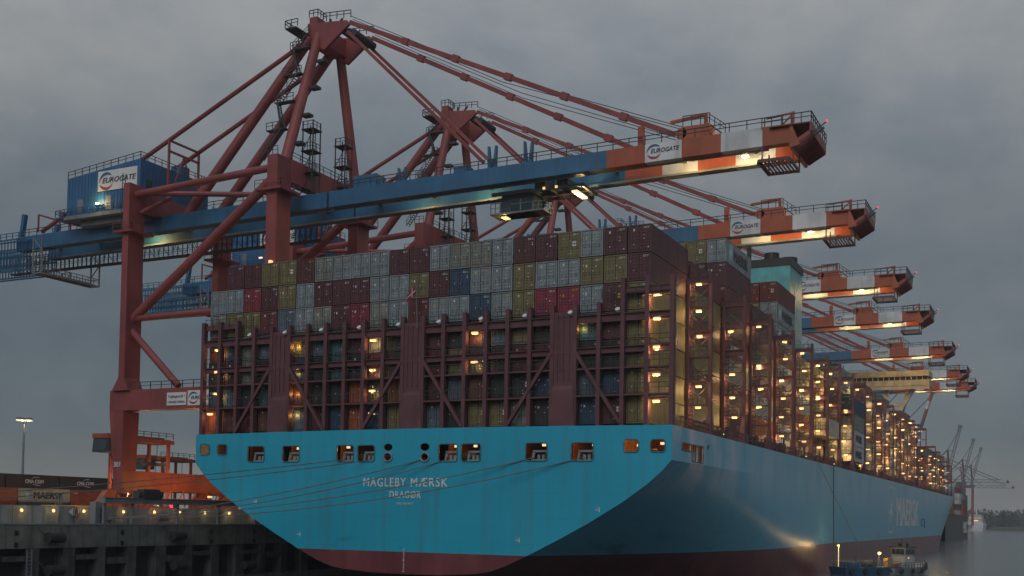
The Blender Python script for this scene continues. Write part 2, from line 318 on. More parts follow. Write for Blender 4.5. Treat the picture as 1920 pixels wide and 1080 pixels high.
fill_plate(outl, [rrect(*o) for o in OPEN]+[ell(*o) for o in RND], lambda x, z: (x, -.002, z-WATER), 'transom', hullm, ship, Vector((0, .14, 0)))
SIDE = [(3.06,6.06,18.27,19.01),(6.33,8.42,17.3,19.0),(8.72,10.4,17.3,19.04)]
fill_plate([(0,17.1),(8,17.1),(16,17.1),(16,20.5),(0,20.5)], [rrect(*o, r=.16) for o in SIDE]+[ell(11.85,12.83,18.62,19.39)], lambda y, z: (29.5, y, z-WATER), 'side_plating', hullm, ship, Vector((-.12, 0, 0)))
rimm = mat('rim_steel', (.035, .16, .21), .5, rust=.6, scale=2)
for o in OPEN:
    pts = [(x, -.03, z) for x, z in rrect(*o)]; SB().path(pts+pts[:1], .07, 6).build('opening_rim', rimm, ship)
for o in SIDE:
    pts = [(29.53, y, z) for y, z in rrect(*o, r=.16)]; SB().path(pts+pts[:1], .06, 6).build('opening_rim', rimm, ship)
# mooring deck behind the openings
md = SB(); md.add([(-29.3,.4,16.9),(29.3,.4,16.9),(29.3,14,16.9),(-29.3,14,16.9),(-29.3,.4,20.1),(29.3,.4,20.1),(29.3,14,20.1),(-29.3,14,20.1)], [(0,1,2,3),(4,7,6,5),(3,2,6,7)])
for x in (-24, -18, -11, -3.6, 3.1, 11.5, 17.8, 23): md.box(x, x+.25, 3.2, 14, 16.9, 20.1)
md.build('mooring_deck', primer, ship)
for x in (-26.5, -20.2, -14.8, -7.9, -5.2, 5.2, 8.0, 15.6, 20.6, 25.8): SB().tube((x-.9,4.2,17.9),(x+.9,4.2,17.9),.55,n=12).box(x-1.1,x-.9,3.6,4.8,16.9,18.4).box(x+.9,x+1.1,3.6,4.8,16.9,18.4).build('mooring_winch', darksteel, ship)
steelblue = mat('fairlead_paint', (.17, .25, .29), .5, rust=.3)
for k, o in enumerate(OPEN[2:10]):
    f = SB(); x0, x1 = o[0]+.45, o[1]-.12; z0 = o[2]
    f.beam((x0,.7,z0),(x0+.18,.7,z0+1.02),.2); f.beam((x1,.7,z0),(x1-.18,.7,z0+1.02),.2); f.beam((x0+.05,.7,z0+1.05),(x1-.05,.7,z0+1.05),.2); f.beam((x0,.7,z0+.1),(x1,.7,z0+.1),.25)
    f.tube(((x0+x1)/2-.25,.8,z0+.15),((x0+x1)/2-.25,.8,z0+.7),.16); f.tube(((x0+x1)/2+.25,.8,z0+.15),((x0+x1)/2+.25,.8,z0+.7),.16)
    f.build('fairlead', steelblue, ship)
for k, o in enumerate(SIDE[1:]):
    f = SB(); f.beam((29,o[0]+.3,17.4),(29,o[0]+.35,18.3),.2); f.beam((29,o[1]-.2,17.4),(29,o[1]-.25,18.3),.2); f.beam((29,o[0]+.3,18.3),(29,o[1]-.2,18.3),.2); f.build('fairlead', steelblue, ship)
for o in (RND[1], RND[3]):      # ring shaped chocks
    f = SB(); cx, cz = (o[0]+o[1])/2, (o[2]+o[3])/2
    pts = [(cx+.53*math.cos(2*math.pi*i/16), -.08, cz+.47*math.sin(2*math.pi*i/16)) for i in range(17)]; f.path(pts, .1); f.build('chock_ring', steelblue, ship)
for x, z, lit in ((-15.0,18.75,1),(-8.2,18.8,1),(5.5,18.75,1),(7.8,18.75,1),(15.7,18.75,1),(21.2,18.7,1),(25.9,18.6,1),(28.3,18.75,1),(-20.2,18.9,0),(-28,19.2,0),(-25.3,19.5,0)):
    if lit:
        l = SB().box(x-.16, x+.16, .55, .8, z-.12, z+.12).build('deck_lamp', glow_w, ship)
    light((x, 1.6, z-WATER), 70 if lit else 16, (1,.52,.16), .15, ship)
light((26.5, 4.5, 19-WATER), 90, (1,.52,.16), .15, ship); light((26.5, 8.5, 19-WATER), 90, (1,.52,.16), .15, ship)
# name, port and marks
text('MAGLEBY', (-5.63,-.01,14.44-WATER), (1,0,0), (0,0,1), 5.4, .93, wtext, ship, 'ship_name', bold=.014, space=1.2); text('MÆRSK', (.42,-.01,14.44-WATER), (1,0,0), (0,0,1), 4.5, .93, wtext, ship, 'ship_name', bold=.014, space=1.2)
text('DRAGØR', (-2.23,-.01,13.21-WATER), (1,0,0), (0,0,1), 3.9, .74, wtext, ship, 'home_port', bold=.012, space=1.15)
text('IMO 9619957', (-1.25,-.01,12.5-WATER), (1,0,0), (0,0,1), 2.0, .24, wtext, ship, 'registry_number', bold=0)
dm = SB()
for i in range(13): dm.box(-.42+(.05 if i % 2 else 0), -.22, -.02, -.006, 5.3+i*.2, 5.36+i*.2+(.04 if i % 3 == 0 else 0))
dm.build('draught_marks', wtext, ship)
for x, z in ((-14.2, 9.0), (13.2, 9.0), (21.9, 12.2), (-20.5, 12.6)):
    a = SB(); a.beam((x-.25,-.012,z+.25),(x+.25,-.012,z+.25),.09,.02); a.beam((x+.2,-.012,z+.25),(x+.2,-.012,z-.15),.02,.1) if False else a.box(x+.15, x+.25, -.02, -.006, z-.2, z+.25); a.box(x-.2, x+.1, -.02, -.006, z-.02, z+.06); a.build('tug_mark', wtext, ship)
# MAERSK along the starboard side with the star in a rounded frame
text('MAERSK', (29.5,160.4,10.9-WATER), (0,1,0), (0,0,1), 41.6, 6.2, wtext, ship, 'side_lettering', bold=.03, off=(.015,0,0))
fr = SB(); oo = rrect(146.8,156,9.2,19.3,2.2); ii = rrect(147.3,155.5,9.6,18.9,1.9)
for i in range(len(oo)):
    j = (i+1) % len(oo); fr.add([(29.52,*oo[i]),(29.52,*oo[j]),(29.52,*ii[j]),(29.52,*ii[i])], [(0,1,2,3)])
fr.build('emblem_frame', wtext, ship)
sp_ = []
for i in range(14): t = math.pi/2+math.pi*i/7; r = (4.0, 3.6)[0] if i % 2 == 0 else 1.2; sp_.append((29.52, 151.4-r*math.cos(t)*.9, 14.2+r*math.sin(t)))
SB().prism(sp_, (.015,0,0)).build('star_emblem', wtext, ship)
g = SB(); g.beam((29.56,209,12.6),(29.56,216,12.6),.05,.15); g.beam((29.56,209,10.8),(29.56,216,10.8),.05,.15); g.beam((29.56,209,10.8),(29.56,209,12.6),.15,.05); g.beam((29.56,216,10.2),(29.56,216,12.6),.15,.05); g.build('pilot_door_outline', dtext, ship)
# deck, coamings, forecastle, rail
d = SB(); d.add([(-29.4,.15,20.42),(29.4,.15,20.42),(29.4,302,20.42),(-29.4,302,20.42)], [(0,1,2,3)]); d.build('deck', mat('deck_red', (.12,.05,.045), .7, rust=.4), ship)
cm_ = SB(); cm_.box(-27, 26.6, 15, 300, 20.45, 22.3); cm_.build('hatch_coaming', maroon, ship)
rl = SB(); rl.rail([(29.25,1,20.45),(29.25,300,20.45)], 1.15, 2.2, .05); rl.build('deck_railing', maroon, ship)
st_ = SB()
y = 15.5
while y < 300:                      # lashing gear bins, vents and stanchions on the passage
    k = random.random()
    if k < .5: st_.box(26.9, 28.2, y, y+random.uniform(.6, 2.2), 20.45, 20.45+random.uniform(.7, 1.7))
    elif k < .8: st_.tube((27.8,y,20.45),(27.8,y,22.3),.25)
    else: st_.beam((28.6,y,20.45),(28.6,y,22.6),.18)
    y += random.uniform(1.2, 2.8)
st_.build('passage_gear', darksteel, ship)['kind'] = 'stuff'
for i in range(8): SB().box(28.8, 29.0, 20+i*11.3, 20.2+i*11.3, 21.0, 21.2).build('passage_lamp', glow, ship) if i % 2 == 0 else None
bw_ = SB()
for s in (1, -1):
    for a, b_ in zip(YS, YS[1:]):
        if a >= 315:
            (xa, za), (xb, zb) = hull_pt(0, a), hull_pt(0, b_); bw_.add([(s*xa,a,za),(s*xb,b_,zb),(s*xb*1.02,b_,zb+1.6),(s*xa*1.02,a,za+1.6)], [(0,1,2,3)])
bw_.build('bow_bulwark', white, ship)
bm_ = SB(); bm_.tube((0,362,24),(0,362,44),.5,.3); bm_.beam((-2,362,40),(2,362,40),.2); bm_.build('foremast', cream, ship)
# flag
fs = SB(); fs.tube((.85,-.1,31.5),(.9,-.6,36.4),.045); fs.build('flag_staff', galv, ship)
fg = SB(); fg.add([(.85,-.56,36.0),(.3,-.62,35.7),(-.25,-.55,35.0),(-.3,-.5,34.2),(.25,-.58,34.6),(.85,-.5,34.9)], [(0,1,4,5),(1,2,3,4)]); fl = fg.build('flag', mat('flag_red', (.20,.02,.03), .8), ship)
fg = SB(); fg.add([(.85,-.66,35.52),(-.27,-.68,34.66),(-.27,-.68,34.5),(.85,-.66,35.34)], [(0,1,2,3)]); fg.add([(.52,-.66,35.8),(.40,-.66,35.74),(.40,-.66,34.7),(.52,-.66,34.76)], [(0,1,2,3)]); fg.build('flag_cross', mat('flag_white', (.3,.3,.32), .8), fl)

# ------------------------------------------------------------------ lashing bridges
PX = [-29.2+58.4*k/23 for k in range(24)]
def lamp(x, y, z, parent, power=90, m=None, w=.5):
    SB().box(x-w/2, x+w/2, y-.14, y+.14, z-.11, z+.11).build('lamp', m or glow, parent)
    if power: light((x, y-.05, z-.35-WATER), power, (1,.60,.22), .12, parent)
LV = [23.6, 26.3, 28.2, 31.2]
def sternbridge():
    lb = SB(); lb.beam((-29.2,.9,31.35),(29.2,.9,31.35),.5,.75); lb.beam((-29.2,.9,28.15),(29.2,.9,28.15),.45,.6)
    for z in (26.3, 23.6): lb.beam((-29.2,.9,z),(29.2,.9,z),1.0,.16)
    for z in (31.7, 28.42): lb.beam((-29.2,.9,z),(29.2,.9,z),1.0,.07)
    root = lb.build('lashing_bridge', maroon, ship)
    for k, x in enumerate(PX):
        top = 35.2 if k >= 21 else (33.9 if k <= 2 else 32.9); w = .42
        SB().box(x-w/2, x+w/2, .35, 1.0, 20.5, top).build('post', maroon, root)
    for k in (4, 11, 18):
        a, b_ = PX[k], PX[k+1]; p = SB(); p.box(a+.15, b_-.15, .45, .8, 24.6, 32.2); p.frustum((a-.15,b_+.15,.2,.85), 20.55, (a+.1,b_-.1,.3,.85), 24.3); p.frustum((a+.1,b_-.1,.3,.85), 24.3, (a+.25,b_-.25,.44,.85), 24.7)
        for i in range(1, 4): x = a+(b_-a)*i/4; p.box(x-.05, x+.05, .36, .46, 25.2, 31.9)
        p.box(a+.1, b_-.1, .40, .46, 27.9, 28.5); p.build('plate_tower', maroon, root)
        for q, r_ in ((PX[k]-.1, PX[k-2]+.1), (PX[k+1]+.1, PX[k+3]-.1)):
            SB().beam((q,.5,28.0),(r_,.5,20.8),.5,.35).build('brace', maroon, root)
    r_ = SB()
    for k in range(23):
        if k in (4, 11, 18): continue
        a, b_ = PX[k]+.25, PX[k+1]-.25
        for z in (23.7, 26.4, 28.45): r_.rail([(a,.55,z),(b_,.55,z)], 1.05, 1.2, .028)
        r_.rail([(a,.55,31.7 if 2 < k < 20 else 33.2),(b_,.55,31.7 if 2 < k < 20 else 33.2)], 1.05, 1.2, .028)
    r_.build('bridge_railing', darksteel, root)
    for x0, x1, z in ((PX[21], PX[23], 33.95), (PX[0], PX[2], 33.3)): SB().beam((x0,.9,z),(x1,.9,z),.5,.6).build('tower_beam', maroon, root)
    for z in (33.2, 31.0, 28.3, 25.7, 23.0): SB().beam((PX[22],.9,z+.25),(PX[23],.9,z+.25),.9,.12).build('tower_platform', maroon, root)
    for k in range(3, 23, 2):       # small white junction floodlights on the top beam
        x = PX[k]-.45; b_ = SB(); b_.tube((x,.35,31.9),(x,.1,32.1),.2,.26,8); b_.build('flood_lamp', white, root)
    for z in (33.35, 31.0, 28.2, 25.5, 22.9): lamp(27.6, .7, z, root, 190, w=.7)
    for z in (30.6, 28.0, 25.4): lamp(PX[1]-.6, .75, z, root, 60, w=.6)
    for k, zs, pw in ((9, (30.6, 27.3, 25.0, 22.5), 60), (14, (30.7, 27.6), 75), (5, (30.5, 27.4, 25.0, 22.6), 30), (19, (30.5,), 20), (0, (23.0,), 40)):
        for z in zs:
            x = PX[k]+1.1
            if k == 5 or k == 19: light((PX[k]+.5, 1.2, z-WATER), pw, (1,.55,.15), .1, root)
            else: lamp(x, .7, z, root, pw, w=.7)
    return root
sternbridge()
YB = [13.7,27.8,40.8,54.5,67.5,80,91,104.1,117.4,130.5,144,157,169.5,182,195.5,208.5,222,247,260,273,286,299]
LZ = [36.6,34.0,31.3,28.6,25.9,23.4]
rl_ = random.Random(11)
def sidebridge(Y, idx):
    far = idx > 8
    top = 37.8 if idx < 17 else 34.5-(idx-17)*.8
    lb = SB(); zs = [z for z in LZ if z < top-1]
    for z in zs: lb.beam((-29.2,Y,z+.3),(29.2,Y,z+.3),.9,.14)
    lb.beam((-29.2,Y,top-.6),(29.2,Y,top-.6),.4,.55)
    if not far: lb.beam((-29.2,Y,31.3),(29.2,Y,31.3),.5,.7)
    root = lb.build('lashing_bridge', maroon, ship)
    for k in ((19,20,21,22,23) if not far else (21,22,23)):
        x = PX[k]; w = (.5 if k == 23 else .4)*(.62 if far else 1)
        p = SB(); p.box(x-w*.36, x+w*.36, Y-.26, Y+.26, 20.5, top+(.3 if k == 23 and not far else -.5))
        if k == 23: p.frustum((x-.5,x+.28,Y-.7,Y+.7), 20.45, (x-.22,x+.2,Y-.3,Y+.3), 23.0)
        p.build('post', maroon, root)
    if not far:
        r_ = SB()
        for z in zs:
            for k in (19,20,21,22): r_.rail([(PX[k]+.25,Y-.4,z+.37),(PX[k+1]-.25,Y-.4,z+.37)], 1.05, 1.2, .03)
        r_.build('bridge_railing', darksteel, root)
    if not far:
        lr = SB()
        for z in zs:
            for k in (20,21,22):
                a, b_ = PX[k]+.3, PX[k+1]-.3
                lr.beam((a,Y-.2,z+.4),(b_,Y-.15,z+2.3),.05); lr.beam((b_,Y-.2,z+.4),(a,Y-.15,z+2.3),.05)
        lr.ladder((PX[22]+.5,Y-.3,20.6),(PX[22]+.5,Y-.3,top-.5),.5,(1,0,0),.4,.035)
        lr.build('lashing_rods', darksteel, root)['kind'] = 'stuff'
        SB().box(PX[22]+.2,PX[22]+.34,Y-.6,Y+.6,20.6,top-.8).build('cable_trunk', maroon, root)
    for j, z in enumerate(zs):
        pw = 0
        if idx < 9: pw = 150
        elif j % 2 == idx % 2: pw = 240
        if rl_.random() < .12: continue
        lamp(27.9+rl_.uniform(-.3,.3), Y-.35, z+rl_.uniform(-.2,.2), root, pw*rl_.uniform(.45,1.5), w=.6 if idx < 9 else .75)
        if idx > 4 and idx % 2: lamp(25.2, Y-.35, z-.8, root, 0, w=.8)
    return root
for i, Y in enumerate(YB): sidebridge(Y, i)

# ------------------------------------------------------------------ containers
W_, L_, H_ = 2.41, 12.19, 2.75
def container_meshes():
    h = W_/2; b = B(); c = .035
    b.box(-h+.03, h-.03, .10, L_-.03, .06, H_-.03)                                   # core
    for x in (-h, h-.14):                                                            # posts and rails
        for y0, y1 in ((0, .16), (L_-.16, L_)): b.box(x, x+.14, y0, y1, 0, H_)
        b.box(x+(.0 if x < 0 else .03), x+(.11 if x < 0 else .14), .16, L_-.16, 0, .14); b.box(x+(.0 if x < 0 else .06), x+(.08 if x < 0 else .14), .16, L_-.16, H_-.1, H_)
    for z0, z1 in ((0, .15), (H_-.12, H_)):
        for y0, y1 in ((0, .12), (L_-.12, L_)): b.box(-h+.14, h-.14, y0, y1, z0, z1)
    n = 26; w = (L_-.4)/n
    for s in (-1, 1):                                                                # corrugation
        for i in range(n):
            y = .2+w*i; x0, x1 = s*(h-.031), s*(h-.004)
            b.add([(x0,y+w*.12,.14),(x1,y+w*.3,.14),(x1,y+w*.7,.14),(x0,y+w*.88,.14),(x0,y+w*.12,H_-.1),(x1,y+w*.3,H_-.1),(x1,y+w*.7,H_-.1),(x0,y+w*.88,H_-.1)],
                  [(0,1,5,4),(1,2,6,5),(2,3,7,6)])
    body = b.mesh('container_body')
    d = B(); d.box(0, h-.16, .04, .1, .17, H_-.14)
    for z in (.3, .62, .94, 1.26, 1.58, 1.9, 2.22): d.box(.05, h-.2, .0, .04, z, z+.15)
    for x in (.3, .78): d.tube((x,-.03,.1),(x,-.03,H_-.08),.032,n=5)
    door = d.mesh('container_door')
    d = B(); d.box(-h+.16, -.01, .04, .1, .17, H_-.14)
    for z in (.3, .62, .94, 1.26, 1.58, 1.9, 2.22): d.box(-h+.2, -.05, .0, .04, z, z+.15)
    for x in (-.3, -.78): d.tube((x,-.03,.1),(x,-.03,H_-.08),.032,n=5)
    door2 = d.mesh('container_door')
    marks = []
    for k in range(6):
        rr = random.Random(k); m = B()
        for z in (2.45, 2.33):
            x = .42
            while x < .95: l = rr.uniform(.04, .12); m.box(x, x+l, -.012, -.006, z, z+.06); x += l+.05
        for i in range(rr.randint(2, 4)): x, z, l = rr.choice((-.95,-.62,.05,.42,.86)), rr.uniform(.3, 2.1), rr.uniform(.05, .13); m.box(x, x+l, -.012, -.006, z, z+rr.uniform(.05, .14))
        if k == 4:
            for x in (.36, .62):
                for z in (1.2, 1.5): m.box(x, x+.2, -.012, -.006, z, z+.22)
        if k == 2: m.box(-.66, -.5, -.012, -.006, 1.75, 1.98)
        if k == 3: m.box(-.66, -.5, -.012, -.006, 2.1, 2.32)
        marks.append(m.mesh('door_markings'))
    gk = B()
    for x in (-h+.135, h-.165): gk.box(x, x+.03, .0, .05, .12, H_-.1)
    gk.box(-.03, .03, .0, .045, .12, H_-.1); gk.box(-h+.14, h-.14, .0, .05, .135, .18); gk.box(-h+.14, h-.14, .0, .05, H_-.16, H_-.115)
    for x in (-.9, -.42, .18, .66):
        for z in (.95, 1.12): gk.box(x, x+.26, -.02, .015, z, z+.045)
    return body, door, door2, marks, gk.mesh('door_gasket')
CB, CD, CD2, CMK, CGK = container_meshes()
GROUP1 = 'containers stacked on the stern'
ALL = []
def container(x, y, z, colour, label, group, parts=True, brand=None, sc_z=1.0, sy=1.0):
    o = link('shipping_container', CB, CM[colour]); o.location = (x, y, z); o.scale = (1, sy, sc_z); tag(o, label, 'container', group)
    if parts:
        link('door', CD, CM[colour], o); link('door', CD2, CM[colour], o)
        link('door_gasket', CGK, black, o)['kind'] = 'stuff'
        mk = link('door_markings', random.choice(CMK if colour not in ('light grey','grey beige','white') else CMK[:1]+CMK[2:4]), wtext if random.random() < .9 else yellow, o); mk['kind'] = 'stuff'
    if brand:
        s, m, em = brand
        if em: 
            st = []
            for i in range(14): t = math.pi/2+math.pi*i/7; r = .62 if i % 2 == 0 else .22; st.append((W_/2+.003, 2.1-r*math.cos(t), 1.45+r*math.sin(t)))
            p = B(); p.box(W_/2+.0, W_/2+.006, 1.15, 3.05, .45, 2.45); e_ = p.build('emblem_panel', mtext, o); B().prism(st, (.02,0,0)).build('emblem_star', white, e_)
        text(s, (W_/2+.005, 3.6 if em else 2.6, .75), (0,1,0), (0,0,1), 6.8, 1.25, m, o, 'lettering', bold=.03)
    ALL.append(o); return o
CX = [-29.2+58.4*(k+.5)/23 for k in range(23)]
g, mn, ol, dr, crn, gb, sb, db, tl = 'light grey','maroon','olive','dark red','crimson','grey beige','slate blue','dark blue','teal'
T = {6: [None,mn,mn,ol,ol,mn,gb,g,g,g,mn,mn,g,gb,gb,g,mn,mn,ol,g,mn,mn,None],
     5: [g,g,crn,mn,ol,g,mn,mn,mn,g,g,ol,mn,db,g,g,ol,g,g,ol,ol,mn,None],
     4: [gb,ol,ol,dr,sb,g,gb,mn,crn,gb,g,dr,g,g,db,g,ol,crn,crn,g,mn,ol,None]}
rr = random.Random(5)
for t_ in (3, 2, 1, 0): T[t_] = [rr.choice([mn,mn,'charcoal','charcoal',db,sb,'brown',ol,tl,dr,'brown',gb]) for _ in range(22)]+[None]  # darker palette on the lower tiers: shade behind the bridge put into colour
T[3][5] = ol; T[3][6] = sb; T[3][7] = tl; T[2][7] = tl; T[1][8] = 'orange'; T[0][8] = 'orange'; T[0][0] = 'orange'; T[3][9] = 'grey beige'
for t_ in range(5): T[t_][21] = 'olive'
TN = {6:'top', 5:'second', 4:'third', 3:'fourth', 2:'fifth', 1:'sixth', 0:'bottom'}
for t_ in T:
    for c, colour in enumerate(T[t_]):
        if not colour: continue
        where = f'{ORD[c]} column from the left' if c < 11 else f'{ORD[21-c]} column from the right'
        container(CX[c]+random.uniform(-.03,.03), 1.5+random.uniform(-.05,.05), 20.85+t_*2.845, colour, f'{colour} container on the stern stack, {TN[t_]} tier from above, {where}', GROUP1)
def bays():
    n_ind = 0; rest = []
    G = 'containers seen along the starboard side'
    TOP = {0:6, 1:8, 2:6, 3:8, 4:5, 5:5, 6:5, 7:6, 8:5, 9:6}
    fixed = {(1,21,7):('light grey',('MAERSK',dtext,1)), (1,20,7):('olive',None), (1,21,6):('maroon',None), (1,20,6):('maroon',None), (1,21,5):('dark red',None), (1,21,4):('brown',None),
             (1,21,3):('dark red',('HAMBURG SÜD',wtext,0)), (1,21,2):('grey beige',None), (1,21,1):('maroon',None), (1,21,0):('maroon',None),
             (3,21,7):('dark red',None), (3,20,7):('dark red',None), (3,19,7):('dark red',None), (3,21,6):('light grey',('MAERSK',dtext,1)), (3,20,6):('olive',None), (3,19,6):('olive',None), (3,21,5):('light grey',('MAERSK',dtext,1)),
             (3,21,3):('white',('MAERSK',dtext,0)), (3,21,0):('white',('MAERSK',dtext,0)), (3,21,4):('brown',None), (3,21,2):('brown',None), (3,21,1):('brown',None),
             (7,22,3):('dark blue',None), (7,22,2):('grey beige',None), (7,22,1):('white',('MAERSK',dtext,0)), (7,22,0):('white',('MAERSK',dtext,0)), (5,22,1):('cream',None)}
    pal = [g,gb,mn,mn,ol,ol,sb,dr,'brown','brown','orange',tl]
    for b, Y in enumerate(YB[:-1]):
        if b == 16: continue
        nt_ = TOP.get(b, (5, 6, 5, 5, 6)[b % 5] if b < 16 else 4)
        for c in (18,19,20,21,22):
            k = nt_ - (1 if c == 18 and b == 1 else 0)
            if c == 22: k = 4 if b == 7 else 0
            for t_ in range(8):
                if t_ >= k and (b,c,t_) not in fixed: continue
                colour, brand = fixed.get((b,c,t_), (rr.choice(pal), None))
                x, y, z = CX[c], Y+1.0, 22.45+t_*2.89
                if b < 9 and (c >= 20 or (c == 19 and b in (3,) and t_ > 5)):
                    col = {22:'outermost starboard column',21:'starboard column',20:'one column inboard',19:'two columns inboard'}[c]
                    container(x, y, z, colour, f'{colour} container, {ORD[b+1]} bay from the stern, {col}, {ORD[t_]} tier up', G, True, brand, 1.02, .985 if YB[b+1]-Y > 12.9 else .86)
                    n_ind += 1
                else: rest.append((x, y, z, colour, min(12, YB[b+1]-Y-1.1)))
    # the rest, far along the deck: one mass, one mesh, coloured by face
    bm = B(); cols = []; names = sorted({r_[3] for r_ in rest})
    for x, y, z, colour, ln in rest:
        f0 = len(bm.f); bm.box(x-1.2, x+1.2, y, y+ln, z, z+2.8)
        for i in range(8): yy = y+ln*(i+.3)/8; bm.box(x+1.19, x+1.22, yy, yy+ln/16, z+.15, z+2.65)
        for s in (-1, 1):
            for q in (.25, .8): bm.box(x+s*q-.03, x+s*q+.03, y-.04, y, z+.1, z+2.7)
        cols += [names.index(colour)]*(len(bm.f)-f0)
    me = bm.mesh('far_containers')
    for nme in names: me.materials.append(CM[nme])
    me.polygons.foreach_set('material_index', cols)
    o = bpy.data.objects.new('far_containers', me); COL.objects.link(o)
    tag(o, 'mass of stacked containers along the ship towards the bow', 'containers', None, 'stuff')
    return n_ind
bays()
# funnel casing and wheelhouse
fu = SB(); fu.box(2, 20.2, 93, 103, 22.5, 56.2); fun = fu.build('funnel_casing', mat('funnel_blue', (.07, .33, .42), .45, streak=.3), ship)
fb = SB(); fb.box(1.8, 20.4, 92.8, 103.2, 56.2, 57.5); fb.tube((15.8,98,57.5),(15.8,98,59.6),1.35,n=16); fb.tube((18.6,99,57.5),(18.6,99,58.7),1.6,n=16); fb.tube((12.2,96,57.5),(12.2,96,61.6),.4); fb.build('exhaust_stacks', black, fun)
lv_ = SB()
for i in range(5): lv_.box(8.5, 12.4, 92.9, 92.99, 52.6+i*.6, 53.0+i*.6)
lv_.build('louvre', white, fun)
SB().box(8.4, 12.5, 92.95, 93.0, 52.4, 55.6).build('louvre_recess', darksteel, fun)
st = []
for i in range(14): t = math.pi/2+math.pi*i/7; r = 2.6 if i % 2 == 0 else .9; st.append((20.2, 98-r*math.cos(t), 51.5+r*math.sin(t)))
SB().prism(st, (.05,0,0)).build('star_emblem', white, fun)
wh = SB(); wh.box(-20, 5, 229, 240, 22, 50.5); whk = wh.build('deckhouse', cream, ship)
wb = SB(); wb.box(-29.4, 29.4, 228, 236, 50.0, 51.6); wb.box(-29.4, 29.4, 227.8, 236.2, 52.6, 54.2); wb.box(-29.4, 29.4, 228.2, 228.5, 49.0, 50.0); wb.build('bridge_wing', cream, whk)
ww = SB(); ww.box(-29, 29, 228.4, 235.6, 51.6, 52.6); ww.build('bridge_windows', glass, whk)
wm_ = SB()
for i in range(40): x = -29+58*i/39; wm_.box(x-.1, x+.1, 228.2, 228.4, 51.6, 52.6)
wm_.build('window_mullions', cream, whk)
wv = SB(); wv.beam((17.5,231,50),(17.5,231,40),1.3,1.3); wv.beam((25,231,50),(19,231,39.5),1.3,1.3); wv.beam((17.5,231,45),(22,231,45),.8,.8); wv.build('wing_strut', cream, whk)
